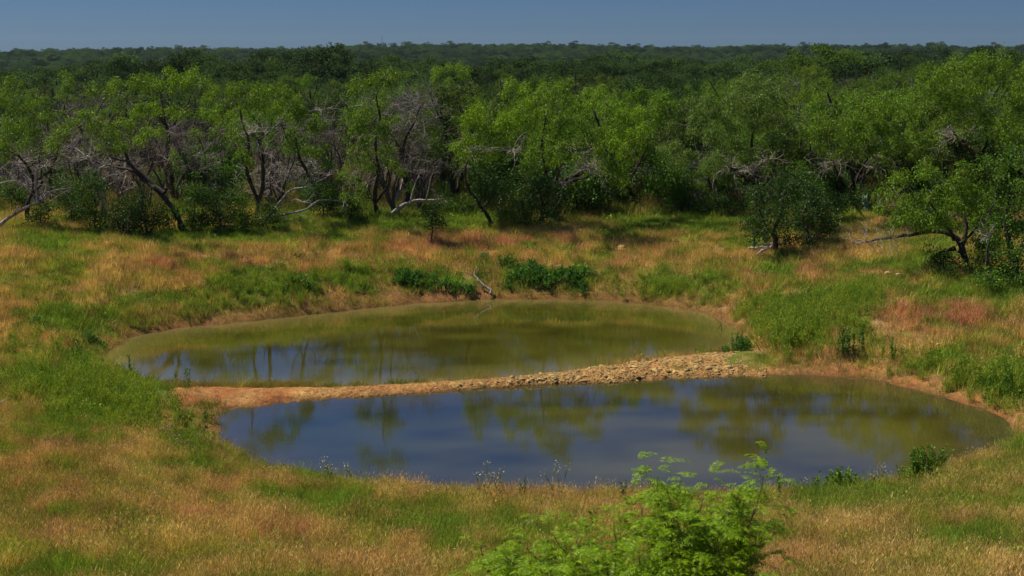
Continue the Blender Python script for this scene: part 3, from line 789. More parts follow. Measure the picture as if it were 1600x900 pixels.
T('mesquite_tree', (1330, 322), [([(1330,326),(1326,300),(1340,282),(1362,268),(1385,262)], .16, .04, .3), ([(1328,300),(1310,272),(1302,250)], .10, .03), ([(1330,300),(1350,260),(1362,232)], .09, .03)],
  [(1295,205,38,24),(1335,190,38,24),(1375,205,36,24),(1320,232,38,20),(1290,170,34,22),(1330,150,36,20),(1372,235,30,18)], 'mesq', 'mesq', 'mesquite with forked brown trunk beside the prickly pear on the right', seed=27, cs=-7,
  dead=[(1310,255,12,1.0),(1290,265,10,1.0),(1365,262,10,.9)], depth=1.2)
T('mesquite_tree', (1400, 296), [([(1402,298),(1400,262),(1395,215)], .13, .04), ([(1400,262),(1375,245),(1350,240)], .09, .03), ([(1400,255),(1425,235),(1445,228)], .07, .03)],
  [(1390,165,36,22),(1430,180,34,22),(1410,212,36,20),(1445,222,30,18),(1360,178,26,18)], 'mesq', 'mesq', 'tall mesquite between the prickly pear and the horizontal dead bough', seed=28, cs=-8, D=66, dead=[(1375,245,8,.9)])
T('mesquite_tree', (1535, 290), [([(1532,292),(1528,255),(1510,225),(1490,205)], .17, .05), ([(1560,290),(1552,250),(1560,210),(1575,190)], .14, .05), ([(1530,250),(1545,220),(1540,185)], .11, .04)],
  [(1478,112,40,20),(1520,100,42,20),(1565,110,42,22),(1455,150,34,22),(1500,145,44,24),(1550,150,44,24),(1590,165,34,28),(1480,190,36,20),(1530,185,40,20),(1580,205,34,20)], 'mesq', 'mesq', 'tallest mesquite at the right, its thick black trunks high in the picture', seed=29, cs=-9, D=67, depth=1.4,
  dead=[(1490,215,16,1.1),(1475,205,10,1.0)])
T('mesquite_tree', (1512, 420), [([(1512,424),(1502,396),(1492,374),(1466,362),(1430,366),(1392,372),(1352,378)], .13, .025, .3), ([(1502,396),(1508,355),(1500,320),(1492,295)], .10, .03), ([(1492,374),(1470,340),(1452,315)], .08, .025), ([(1492,388),(1472,395),(1456,408),(1456,424)], .07, .04), ([(1500,380),(1545,330),(1560,300)], .06, .02)],
  [(1415,348,28,10),(1560,365,28,24),(1400,325,30,14),(1440,330,34,14),(1530,350,30,20),(1545,320,30,24),(1510,305,34,22),(1475,345,30,10),(1420,275,34,18),(1455,262,36,20),(1490,272,36,22),(1405,300,28,16),(1445,305,38,22),(1485,315,38,22),(1525,290,32,24),(1515,335,30,18),(1460,335,28,12)], 'mesq', 'mesq', 'leaning mesquite on the right bank with a long dead bough reaching left', seed=30,
  dead=[(1352,378,8,.9),(1392,372,6,.8),(1430,340,8,1.0),(1480,345,6,.8)])
T('oak_tree', (1592, 442), [([(1590,446),(1584,400),(1575,350),(1580,300)], .14, .05), ([(1586,410),(1606,370),(1612,330)], .10, .03), ([(1540,425),(1545,390),(1552,360)], .06, .02)],
  [(1560,262,30,22),(1590,245,32,24),(1615,290,40,34),(1570,305,36,28),(1560,350,34,28),(1600,350,40,34),(1550,390,28,22),(1585,400,34,26),(1630,400,34,40)], 'mid', 'oak', 'dense small-leaved tree cut by the right edge of the picture', seed=31, dead=[(1545,370,5,.7)])
T('oak_tree', (1015, 250), [([(1015,262),(1015,220),(1010,170)], .25, .08), ([(1015,215),(1050,180),(1060,150)], .14, .04)],
  [(985,140,26,14),(1015,125,30,13),(1050,128,30,14),(1080,140,24,14),(1030,155,40,18),(990,165,26,16),(1070,165,22,16)], 'dark', 'oak', 'broad dark-green oak rising behind the yellow-green mesquite crowns', seed=32, D=95, depth=1.3)
T('oak_tree', (690, 250), [([(690,262),(692,220),(700,150)], .2, .06)], [(680,112,20,10),(705,105,20,9),(730,112,18,9),(700,125,28,10)], 'bright', 'mesq', 'bright crown standing above the canopy left of centre', seed=33, D=92)

for k, (x, y, w, D_, lab) in enumerate([(425,318,46,64,'pale dead tangle between the double-trunked mesquite and the dead snag'),(470,300,36,67,'grey dead tangle just left of the upright snag'),
      (60,322,40,64,'pale dead tangle behind the leaning dead tree at the left edge'),(20,318,34,66,'brown dead brush at the far left behind the leaning dead tree'),(190,305,40,66,'pale dead brush behind the broken curved trunk'),
      (655,300,34,68,'twiggy grey dead tree right of the thick forked trunk'),(560,300,34,67,'grey dead brush behind the tall narrow mesquite'),(340,300,36,68,'pinkish dead brush behind the slender low-crowned mesquite'),
      (1090,322,52,None,'silvery brushwood under the left side of the domed crown'),(905,322,40,None,'pale dead brushwood beneath the massive black limb'),(1215,318,40,None,'dark dead brushwood between the domed crown and the dense dark tree')]):
    rr = np.random.default_rng(900 + k); L = []; dd = []
    for j in range(6):
        ex = x + rr.uniform(-1, 1) * w; ey = y - rr.uniform(.35, 1.5) * w; mx_ = x + (ex - x) * .35 + rr.uniform(-6, 6); my = y + (ey - y) * .6
        L.append(([(x + rr.uniform(-.25, .25) * w, y), (mx_, my), (ex, ey)], .06, .015, rr.uniform(-1.2, 1.2))); dd += [(ex, ey, 5, .9), (mx_, my, 4, .8)]
    T('dead_tree', (x, y), L, [], 'dark', 'oak', lab, seed=901 + k, bark=M_DEAD if k % 3 else M_BARK_MID, dead=dd, D=D_)

# low understorey bushes in front of the trunks
BUSH = [((62,352),[(62,335,20,18)],'bush','round green bush at the foot of the far left mesquite'),
 ((20,330),[(12,300,26,22),(36,312,20,16)],'mid','bright low bush behind the pale leaning dead tree'),
 ((112,350),[(108,300,24,26),(118,325,22,22)],'mid','leafy upright bush just right of the pale leaning dead tree'),
 ((150,362),[(140,290,24,26),(140,325,20,24),(155,345,16,12)],'bush','tall bush at the foot of the broken dead trunk'),
 ((192,368),[(180,340,26,24),(205,335,24,24),(195,355,30,12)],'dark','blackish bush left of the leaning trunk base'),
 ((232,368),[(222,325,22,30),(240,345,26,20)],'dark','dark bush under the leaning trunk'),
 ((262,362),[(262,335,20,22)],'mid','lighter bush in front of the upright twisting trunk'),
 ((300,366),[(305,300,26,26),(310,335,24,26),(298,352,22,12)],'bush','tall dense bush right of the leaning trunk base'),
 ((345,366),[(338,320,26,30),(345,348,26,16)],'dark','dense dark bush between the two left trunk groups'),
 ((376,362),[(372,320,20,30),(380,345,18,16)],'mid','yellowish leafy bush before the double-trunked mesquite'),
 ((418,362),[(412,345,22,16),(430,330,20,16)],'bush','small bush at the foot of the low dead limbs'),
 ((505,342),[(500,300,24,24),(520,310,22,22)],'dark','shaded bush behind the low dead limbs'),
 ((545,345),[(545,310,18,18),(555,330,20,12)],'bush','bush between the dead limbs and the tall narrow mesquite'),
 ((672,385),[(674,340,20,16),(668,328,14,10)],'dark','small thin-stemmed bush alone in the grass right of the fallen log'),
 ((725,340),[(722,325,30,16),(700,318,22,12)],'mid','low round bush in grass left of the curved black stem'),
 ((800,352),[(798,335,24,16),(812,318,20,16)],'mid','grassy bush under the big bright mesquite'),
 ((935,320),[(928,300,20,16)],'bush','small shaded bush right of the massive black limb'),
 ((1010,318),[(1012,305,22,10)],'bush','low bush under the yellow-green mesquite'),
 ((1150,338),[(1148,325,26,12)],'dark','flat dark bush below the silvery dead boughs'),
 ((1345,330),[(1352,310,24,18)],'dark','dark bush behind the prickly pear'),
 ((1470,440),[(1475,425,26,10)],'mid','soft green bush below the curved lower limb on the right bank'),
 ((1560,450),[(1550,435,36,14),(1590,440,30,14)],'mid','feathery green bush at the foot of the right edge tree'),
 ((1540,436),[(1545,405,26,26),(1535,380,22,18),(1555,425,24,14)],'mid','full green bush right of the leaning trunk on the right bank'),
 ((1475,425),[(1470,402,24,14),(1490,412,18,12)],'bush','low dark bush inside the curved lower limb'),
 ((1430,352),[(1430,335,34,20),(1400,332,26,16),(1460,336,26,16)],'dark','dark thicket behind the long dead bough'),
 ((1530,360),[(1530,330,36,30),(1560,345,34,26)],'dark','dark thicket behind the leaning trunk on the right bank'),
 ((1290,350),[(1300,318,30,22)],'dark','dark bush right behind the dense dark tree'),
 ((1110,335),[(1100,318,34,12),(1130,312,26,12)],'dark','shaded low growth beneath the silvery dead boughs'),
 ((955,322),[(955,302,24,14),(975,306,20,12)],'dark','shaded bush at the foot of the yellow-green mesquite'),
 ((1385,345),[(1395,335,24,10)],'mid','pale green bush in the gap right of the prickly pear'),
 ((250,300),[(252,282,26,18)],'mid','green bush seen through the gap behind the leaning trunk'),
 ((440,300),[(430,285,24,16)],'mid','green bush in the gap behind the dead tangle'),
]
for k, (b, cr, col, lab) in enumerate(BUSH):
    x, y = b; c0 = cr[0]
    T('bush', b, [([(x, y + 2), ((x + c0[0]) / 2 + 2, (y + c0[1]) / 2), (c0[0], c0[1])], .045, .015), ([(x + 4, y), (x + 10, (y + c0[1]) / 2)], .03, .012)], [(a, bb, c * 1.15, d * 1.12, (k % 3 - 1) * .4) for a, bb, c, d in cr], col, 'bush', lab, 'bush', seed=100 + k, depth=.8)

# ------------------------------------------------------------------ trees behind the front row: copies of a few kinds
def proto(kind, seed):
    r = np.random.default_rng(seed)
    h = r.uniform(5.6, 7.0)
    limbs = []; crowns = []
    if kind == 'mesq':
        n = r.integers(2, 4)
        for k in range(n):
            a = r.uniform(0, 6.28); sp = r.uniform(.8, 2.2)
            P = [(0.1 * k, 0, -.1), (sp * .3 * math.cos(a), sp * .3 * math.sin(a), h * .25), (sp * .7 * math.cos(a + .4), sp * .7 * math.sin(a + .4), h * .5), (sp * 1.3 * math.cos(a), sp * 1.3 * math.sin(a), h * .78)]
            limbs.append((P, .12, .035))
        for k in range(10):
            a = r.uniform(0, 6.28); d = 2.4 * math.sqrt(r.random())
            crowns.append(((d * math.cos(a), d * math.sin(a), h * r.uniform(.42, .80) - d * .3), (1.15, 1.15, .75)))
        return build_tree('mesquite_tree', (0, 0, 0), limbs, crowns, 'mesq', 'mesq', '-', 'tree', seed=seed, dead=[((r.normal() * 1.2, r.normal() * 1.2, h * .4), 5, .9) for _ in range(3)])
    if kind == 'oak':
        limbs.append(([(0, 0, -.1), (.1, .1, h * .3), (0, .2, h * .75)], .16, .05)); limbs.append(([(.05, 0, h * .2), (.8, .3, h * .4), (1.2, .4, h * .6)], .09, .03))
        for k in range(9):
            a = r.uniform(0, 6.28); d = 1.9 * math.sqrt(r.random())
            crowns.append(((d * math.cos(a), d * math.sin(a), h * .50 - d * .3 + r.uniform(-1.3, 1.4)), (1.05, 1.05, .85)))
        return build_tree('oak_tree', (0, 0, 0), limbs, crowns, 'oak', 'oak', '-', 'tree', seed=seed)
    if kind == 'dead':
        dd = []
        for k in range(4):
            a = r.uniform(0, 6.28); sp = r.uniform(.5, 1.6)
            P = [(0.1 * k, 0, -.1), (sp * .4 * math.cos(a), sp * .4 * math.sin(a), h * .2), (sp * .8 * math.cos(a + .5), sp * .8 * math.sin(a + .5), h * .42), (sp * math.cos(a), sp * math.sin(a), h * r.uniform(.5, .66))]
            limbs.append((P, .085, .025)); dd += [(P[2], 7, 1.2), (P[3], 9, 1.2), (P[1], 3, .9)]
        return build_tree('dead_tree', (0, 0, 0), limbs, [], 'dark', 'oak', '-', 'tree', seed=seed, bark=M_BARK_MID, dead=dd, dead_mat=M_BARK_MID if seed % 4 else M_DEADG)
    for k in range(2): limbs.append(([(0.1 * k, 0, -.1), (.2 - .4 * k, .1, .5), (.4 - .8 * k, .1, 1.1)], .04, .015))
    for k in range(5): crowns.append(((r.uniform(-.9, .9), r.uniform(-.7, .7), r.uniform(.5, 1.5)), (.7, .7, .55)))
    return build_tree('bush', (0, 0, 0), limbs, crowns, 'bush', 'bush', '-', 'bush', seed=seed)
PROTO = {k: [proto(k, s0 + j) for j in range(n)] for k, n, s0 in (('mesq', 5, 200), ('oak', 4, 220), ('dead', 4, 240), ('bush', 3, 260))}
CH = {}
for L in PROTO.values():
    for p in L: CH[p] = [o for o in bpy.data.objects if o.parent == p]
used = set()
LAB = dict(mesq=('%sgreen mesquite', 'mesquites in the thicket behind the front row'),
           oak=('%ssmall-leaved oak', 'dark oaks in the woods behind'),
           dead=('grey%s leafless tree', 'grey leafless trees behind the front row'),
           bush=('low%s green bush', 'bushes behind the front row'))
MID = dict(mesq=COLS['mesq'][1] * 1.02, oak=COLS['oak'][1] * 1.07)
def place(kind, x, y, s, colour):
    L = PROTO[kind]; p = L[int(RNG.integers(len(L)))]
    kids = CH[p]
    if p in used:
        q = p.copy(); COL.objects.link(q)
        nk = []
        for c in kids:
            d = c.copy(); COL.objects.link(d); d.parent = q; nk.append(d)
        kids = nk
    else: q = p; used.add(p)
    q.location = (x, y, gz(x, y)); q.rotation_euler = (0, 0, RNG.uniform(0, 6.28)); q.scale = (s * RNG.uniform(.9, 1.15), s, s * RNG.uniform(.9, 1.1))
    b = 800 + x / y * FPX
    zone = ['at the far left', 'left of the middle', 'in the middle', 'right of the middle', 'at the far right'][int(np.clip(b / 320, 0, 4.99))]
    dep = 'close behind the front row' if y < 84 else 'deeper in the woods' if y < 112 else 'far back in the woods'
    tone = ('paler ' if colour[1] > MID[kind] else 'darker ') if kind in ('mesq', 'oak') else ''
    q['label'] = LAB[kind][0] % tone + ' ' + dep + ', ' + zone; q['group'] = LAB[kind][1]
    for c in kids:
        if c.name.startswith('crown'): c.color = (*colour, 1)
cnt = dict(mesq=0, oak=0, dead=0, bush=0)
cells = []
y = 64.0
while y < 150:
    step = 2.35 + (y - 64) * .028
    half = y * .42 + 5
    x = -half
    while x < half:
        cells.append((x + RNG.uniform(-.45, .45) * step, y + RNG.uniform(-.45, .45) * step)); x += step
    y += step
for (x, y) in cells:
    b = 800 + x / y * FPX
    u = RNG.random()
    left = 1 - np.clip((b - 640) / 120, 0, 1)
    clear = fbm(np.array([x / 9.0]), np.array([y / 9.0]), 2)[0]
    if y < 84:
        if left > .5:
            if clear > .56: continue
            kind = 'dead' if u < .62 else ('mesq' if u < .74 else 'bush')
            if kind == 'mesq' and y < 70: kind = 'dead'
        else: kind = 'mesq' if u < .46 else ('oak' if u < .66 else ('bush' if u < .95 else 'dead'))
    elif y < 112:
        kind = ('mesq' if u < .30 else 'dead' if u < .62 else 'oak' if u < .95 else 'bush') if left > .5 else ('mesq' if u < .55 else 'oak' if u < .95 else 'dead')
    else: kind = 'oak' if u < .72 else 'mesq' if u < .93 else 'dead'
    if cnt[kind] >= 295: continue
    cnt[kind] += 1
    s = RNG.uniform(.62, 1.08)
    if kind == 'mesq':
        c = np.array(COLS['mesq']) * RNG.uniform(.5, 1.25); c[0] *= RNG.uniform(.85, 1.15)
        if b > 1300: s *= 1.05
    elif kind == 'oak': c = np.array(COLS['oak']) * RNG.uniform(.75, 1.4); c[0] *= RNG.uniform(.85, 1.3)
    else: c = np.array(COLS['bush']) * RNG.uniform(.8, 1.5)
    place(kind, x, y, s if kind != 'bush' else RNG.uniform(.8, 1.7), c)
for L in PROTO.values():
    for p in L:
        if p not in used:
            for c in CH[p]: bpy.data.objects.remove(c)
            bpy.data.objects.remove(p)

# ------------------------------------------------------------------ scattered masses: far woods, grass, weeds
def scatter(name, templates, P, rot, scl, idx, tint, label):
    tc = bpy.data.collections.new(name + ' templates')
    for k, me in enumerate(templates):
        o = bpy.data.objects.new('%s_%02d' % (me.name, k), me); tc.objects.link(o)
    me = bpy.data.meshes.new(name)
    me.vertices.add(len(P)); me.vertices.foreach_set('co', np.asarray(P, np.float32).ravel())
    set_attr(me, 'rot', rot, 'FLOAT_VECTOR'); set_attr(me, 'scl', scl, 'FLOAT_VECTOR'); set_attr(me, 'idx', idx, 'INT')
    set_attr(me, 'tint', np.concatenate([np.clip(tint, 0, 1), np.ones((len(P), 1))], 1))
    o = link(name, me); tag(o, label, kind='stuff')
    ng = bpy.data.node_groups.new(name, 'GeometryNodeTree')
    ng.interface.new_socket('Geometry', in_out='INPUT', socket_type='NodeSocketGeometry')
    ng.interface.new_socket('Geometry', in_out='OUTPUT', socket_type='NodeSocketGeometry')
    gi = ng.nodes.new('NodeGroupInput'); go = ng.nodes.new('NodeGroupOutput')
    ci = ng.nodes.new('GeometryNodeCollectionInfo'); ci.inputs['Collection'].default_value = tc
    ci.inputs['Separate Children'].default_value = True; ci.inputs['Reset Children'].default_value = True
    iop = ng.nodes.new('GeometryNodeInstanceOnPoints'); iop.inputs['Pick Instance'].default_value = True
    def na(nm, t):
        n = ng.nodes.new('GeometryNodeInputNamedAttribute'); n.data_type = t; n.inputs['Name'].default_value = nm
        return [s for s in n.outputs if s.enabled and s.name == 'Attribute'][0]
    lk = ng.links.new
    lk(gi.outputs[0], iop.inputs['Points']); lk(ci.outputs[0], iop.inputs['Instance'])
    lk(na('idx', 'INT'), iop.inputs['Instance Index'])
    e2r = ng.nodes.new('FunctionNodeEulerToRotation'); lk(na('rot', 'FLOAT_VECTOR'), e2r.inputs[0]); lk(e2r.outputs[0], iop.inputs['Rotation'])
    lk(na('scl', 'FLOAT_VECTOR'), iop.inputs['Scale'])
    lk(iop.outputs[0], go.inputs[0])
    md = o.modifiers.new('scatter', 'NODES'); md.node_group = ng
    return o

def far_tree(seed, n=5200):
    r = np.random.default_rng(seed); mb = MB()
    cs = []
    for k in range(9):
        a = r.uniform(0, 6.28); d = 2.0 * math.sqrt(r.random()); cs.append((d * math.cos(a), d * math.sin(a), 4.0 - d * .5 + r.uniform(-1.2, 1.0)))
    sub = np.array(cs)[r.integers(0, 9, 70)]
    v = r.normal(size=(70, 3)); v /= np.linalg.norm(v, axis=1)[:, None]; v[:, 2] = np.abs(v[:, 2]) * .9 - .15
    sub = sub + v * (.95, .95, .75)
    C = sub[r.integers(0, 70, n)] + np.clip(r.normal(size=(n, 3)), -1.8, 1.8) * (.24, .24, .19)
    D = r.normal(size=(n, 3)); D /= np.linalg.norm(D, axis=1)[:, None]
    leaves(mb, C, D, .15 * (.6 + .8 * r.random(n)), .11, r)
    tube(mb, np.array([(0, 0, -.5), (.1, .1, 1.5), (0, .2, 3.5)]), np.array([.2, .15, .05]), 4)
    return mb.mesh('far_tree', M_FAR)
R0, n = 148.0, 0
FP = []
R = R0
while R < 1450:
    step = 3.6 + (R - R0) * .0042
    if R > 1300: step *= 1.6
    half = .47
    m = int(2 * half * R / step)
    th = np.linspace(-half, half, m) + RNG.uniform(-.5, .5, m) * 2 * half / m
    rr = R + RNG.uniform(-.6, .6, m) * step
    FP.append(np.stack([rr * np.sin(th), rr * np.cos(th)], 1)); R += step * .95
FP = np.vstack(FP)
FP = FP[FP[:, 1] > 146]
n = len(FP)
fz = ground_z(FP[:, 0], FP[:, 1])
hv = fbm(FP[:, 0] / 45, FP[:, 1] / 45, 3)
sc = (.62 + .75 * RNG.random(n) ** 1.6) * (.65 + .8 * fbm(FP[:, 0] / 22, FP[:, 1] / 22, 3))
sc = np.where(RNG.random(n) < .05, sc * 1.35, sc)
tn = np.array([.044, .080, .030])[None] * (.45 + 1.15 * RNG.random((n, 1))) * (.55 + .9 * hv[:, None])
br = (RNG.random(n) < .10) | ((hv > .6) & (RNG.random(n) < .3))
tn[br] = np.array([.075, .13, .025]) * (.7 + .5 * RNG.random((br.sum(), 1)))
scatter('distant_woods', [far_tree(300 + k) for k in range(5)], np.stack([FP[:, 0], FP[:, 1], fz], 1), np.stack([np.zeros(n), np.zeros(n), RNG.uniform(0, 6.28, n)], 1),
        np.stack([sc * 1.15, sc * 1.15, sc], 1), RNG.integers(0, 5, n), tn, 'dark green scrub woodland covering the plain to the far ridge')

# ---- grass clump templates
def blades(mb, n, rad, h, w, lean, rng, seg=3, curl=.5):
    a = rng.uniform(0, 6.28, n); r = rad * np.sqrt(rng.random(n)); x = r * np.cos(a); y = r * np.sin(a)
    H = h * (.55 + .6 * rng.random(n)); d = rng.uniform(0, 6.28, n); ln = lean * (.3 + rng.random(n)) * H
    sx, sy = -np.sin(d), np.cos(d)
    fa = rng.uniform(0, 6.28, n); fx, fy = np.cos(fa), np.sin(fa)
    lv = []
    for k in range(seg):
        t = k / seg
        px = x + np.cos(d) * ln * t ** (1 + curl); py = y + np.sin(d) * ln * t ** (1 + curl); pz = H * t * (1 - .15 * t)
        ww = w * (1 - t * .75) * .5
        lv.append(np.stack([px - fx * ww, py - fy * ww, pz - .03], 1)); lv.append(np.stack([px + fx * ww, py + fy * ww, pz - .03], 1))
    lv.append(np.stack([x + np.cos(d) * ln, y + np.sin(d) * ln, H * .85], 1))
    V = np.stack(lv, 1).reshape(-1, 3); m = 2 * seg + 1
    b = np.arange(n)[:, None] * m
    q = np.concatenate([b + np.array([[2 * k, 2 * k + 1, 2 * k + 3, 2 * k + 2]]) for k in range(seg - 1)], 0) if seg > 1 else None
    t = b + np.array([[2 * seg - 2, 2 * seg - 1, 2 * seg]])
    mb.add(V, q, t)
    return np.stack([x + np.cos(d) * ln, y + np.sin(d) * ln, H * .85], 1)
def clump(seed, n, rad, h, w, lean, seeds=0, leafy=0, name='grass_clump', seg=2, leafL=.05, leafR=.38):
    r = np.random.default_rng(seed); mb = MB()
    tips = blades(mb, n, rad, h, w, lean, r, seg)
    if seeds:
        s = tips[r.integers(0, len(tips), seeds)] + r.normal(size=(seeds, 3)) * .012
        D = r.normal(size=(seeds, 3)) * .3 + (0, 0, .8); D /= np.linalg.norm(D, axis=1)[:, None]
        leaves(mb, s, D, .06, .006, r)
    if leafy:
        k = r.integers(0, len(tips), leafy); t = r.random((leafy, 1)) ** .7
        s = tips[k] * (t * (.95)) ; s[:, :2] = tips[k, :2] * (.4 + .6 * t) + r.normal(size=(leafy, 2)) * .02
        D = r.normal(size=(leafy, 3)); D[:, 2] = abs(D[:, 2]) * .6 + (.1 if leafR > .3 else .9); D /= np.linalg.norm(D, axis=1)[:, None]
        leaves(mb, s, D, leafL * (.6 + .8 * r.random(leafy)), leafL * leafR, r)
    return mb.mesh(name, M_GRASS)
NEARG = [clump(400 + k, 52, .15, .27, .0046, .50, 18, seg=3) for k in range(4)] + [clump(410 + k, 60, .13, .17, .0055, .7) for k in range(3)]
FARG = [clump(420 + k, 40, .26, .27, .014, .5, 16, seg=1) for k in range(3)] + [clump(430 + k, 46, .26, .18, .016, .8, seg=1) for k in range(2)]
WEED = [clump(440 + k, 16, .15, .52, .011, .22, 0, 150, 'weed_clump', 2, .065, .26) for k in range(4)]
BROAD = [clump(450 + k, 7, .20, .30, .010, .5, 0, 95, 'weed_clump', 2, .12) for k in range(3)]

def jitter_grid(x0, x1, y0, y1, step):
    X, Y = np.meshgrid(np.arange(x0, x1, step), np.arange(y0, y1, step))
    X = X.ravel() + RNG.uniform(-.5, .5, X.size) * step; Y = Y.ravel() + RNG.uniform(-.5, .5, Y.size) * step
    return X, Y
near_s, far_s = None, None
def in_view(X, Y, m):
    return np.abs(X) < Y * .405 + m
def on_dam(X, Y):
    a = sdist(X, Y, near_pts); b = sdist(X, Y, far_pts)
    px, py = project(X, Y, np.zeros_like(X) + .1)
    band = (np.interp(px, dam_bot[:, 0], dam_bot[:, 1]) + 3 > py) & (py > np.interp(px, dam_top[:, 0], dam_top[:, 1]) - 3) & (px > 238) & (px < 1205) & (fbm(X * 1.5, Y * 1.5, 3) > np.interp(px, [238, 290, 1130, 1205], [.5, .2, .2, .62]))
    return band
def field_grass(name, x0, x1, y0, y1, step, margin, templ, split, label, hs):
    X, Y = jitter_grid(x0, x1, y0, y1, step)
    k = in_view(X, Y, margin); X, Y = X[k], Y[k]
    sd = pond_sd(X, Y)
    k = sd > .03; X, Y, sd = X[k], Y[k], sd[k]
    k = ~on_dam(X, Y); X, Y, sd = X[k], Y[k], sd[k]
    bare = fbm(X * .9 + 5, Y * .9, 4)
    qx, qy = project(X, Y, ground_z(X, Y)); bb = blobs(qx, qy, BARE)
    k = ((bare < .66) | (RNG.random(len(X)) < .35)) & (RNG.random(len(X)) > bb * 1.1); k &= (sd > .4) | (RNG.random(len(X)) < .75)
    X, Y, sd = X[k], Y[k], sd[k]
    Z = ground_z(X, Y); g, r = fields(X, Y, Z); n = len(X)
    hv = fbm(X * .8 + 3, Y * .8, 3)
    s = hs * (.55 + .75 * hv + .35 * RNG.random(n)) * np.clip(.55 + sd * .45, .5, 1)
    green = g > .45 + .2 * (RNG.random(n) - .5)
    idx = np.where(green, RNG.integers(split, len(templ), n), RNG.integers(0, split, n))
    t3 = fbm(X * 3.1 + 8, Y * 3.1, 2)
    c = grass_colour(g, r, np.stack([RNG.random(n) * .5 + np.clip((t3 - .2) * .85, 0, .5), RNG.random(n)], 1)) * (.62 + .8 * t3)[:, None]
    s = s * (.6 + .8 * t3)
    shore = np.clip(1 - sd / .9, 0, 1)[:, None]
    c = c * (1 - shore * .7) + np.array([.36, .26, .10]) * shore * .7
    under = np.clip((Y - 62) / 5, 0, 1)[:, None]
    # grass colour pulled to dark brown under the trees, standing in for their shade
    tree_shade = under * (.45 + .5 * RNG.random((n, 1)))
    c = c * (1 - tree_shade) + np.array([.13, .10, .055]) * tree_shade
    rot = np.stack([RNG.normal(size=n) * .12, RNG.normal(size=n) * .12, RNG.uniform(0, 6.28, n)], 1)
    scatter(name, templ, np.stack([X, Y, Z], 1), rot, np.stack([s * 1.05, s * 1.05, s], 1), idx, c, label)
field_grass('meadow_grass', -19, 19, 10.5, 31.5, .115, 5, NEARG, 4, 'dry tan and reddish grass with green patches in the foreground', 1.0)
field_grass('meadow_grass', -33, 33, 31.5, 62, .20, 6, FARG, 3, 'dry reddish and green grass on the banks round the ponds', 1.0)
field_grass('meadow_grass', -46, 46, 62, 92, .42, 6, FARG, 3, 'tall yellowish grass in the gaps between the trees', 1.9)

def tufts(name, x0, x1, y0, y1, step, margin, templ, hs, label):
    X, Y = jitter_grid(x0, x1, y0, y1, step)
    f = fbm(X * .6 + 60, Y * .6, 3)
    k = in_view(X, Y, margin) & (RNG.random(len(X)) < np.clip((f - .35) * 3.2, .05, .9)); X, Y = X[k], Y[k]
    sd = pond_sd(X, Y); k = (sd > .15) & ~on_dam(X, Y); X, Y = X[k], Y[k]; n = len(X)
    Z = ground_z(X, Y); g, r = fields(X, Y, Z)
    c = grass_colour(g, r, RNG.random((n, 2))); dk = RNG.random(n) < .22
    c[dk] = np.array([.10, .15, .03]) * (.6 + .8 * RNG.random((dk.sum(), 1)))
    s = hs * (.7 + .8 * RNG.random(n) ** 2)
    rot = np.stack([RNG.normal(size=n) * .22, RNG.normal(size=n) * .22, RNG.uniform(0, 6.28, n)], 1)
    scatter(name, templ, np.stack([X, Y, Z], 1), rot, np.stack([s * .95, s * .95, s], 1), RNG.integers(0, len(templ), n), c, label)
tufts('grass_tufts', -19, 19, 10.5, 31, .24, 5, [clump(470 + k, 34, .09, .30, .0065, .75, 16, 0, 'grass_clump', 3) for k in range(4)] + [clump(480, 12, .12, .16, .008, .6, 0, 60, 'forb', 2, .05)], 1.0, 'taller tufts and seed stalks standing in the foreground meadow')
tufts('grass_tufts', -33, 33, 31, 62, .48, 6, [clump(474 + k, 34, .16, .36, .013, .7, 16, 0, 'grass_clump', 2) for k in range(4)] + [clump(484, 12, .2, .22, .012, .6, 0, 70, 'forb', 2, .08)], 1.05, 'taller tussocks and forbs on the banks')

def patch_weeds(name, patches, templ, cols, label, hs, dens, shore=None):
    """patches in picture terms: centre, radii, height factor"""
    PX = []; 
    for (cx, cy, rx, ry, dn, hh) in patches:
        c = hit(cx, cy); k = c[1] / FPX
        ex = rx * k; ey = abs(hit(cx, cy - ry)[1] - hit(cx, cy + ry)[1]) / 2
        m = int(math.pi * ex * ey * dens * dn)
        a = RNG.uniform(0, 6.28, m); rr = np.sqrt(RNG.random(m)) * (1 + .30 * RNG.normal(size=m))
        PX.append(np.stack([c[0] + ex * rr * np.cos(a), c[1] + ey * rr * np.sin(a), np.full(m, hh)], 1))
    Q = np.vstack(PX); X, Y = Q[:, 0], Q[:, 1]
    sd = pond_sd(X, Y); f = fbm(X * 1.4, Y * 1.4 + 9, 3)
    k = (sd > .12) & (f > .36) & ~on_dam(X, Y); Q = Q[k]; X, Y = X[k], Y[k]; n = len(X)
    s = hs * Q[:, 2] * (.55 + .6 * RNG.random(n)) * (.6 + .8 * f[k])
    c = np.array(cols[0])[None] * (1 - RNG.random((n, 1))) ; w = RNG.random((n, 1))
    c = np.array(cols[0])[None] * (1 - w) + np.array(cols[1])[None] * w
    rot = np.stack([RNG.normal(size=n) * .08, RNG.normal(size=n) * .08, RNG.uniform(0, 6.28, n)], 1)
    scatter(name, templ, np.stack([X, Y, ground_z(X, Y)], 1), rot, np.stack([s * .9, s * .9, s], 1), RNG.integers(0, len(templ), n), c, label)
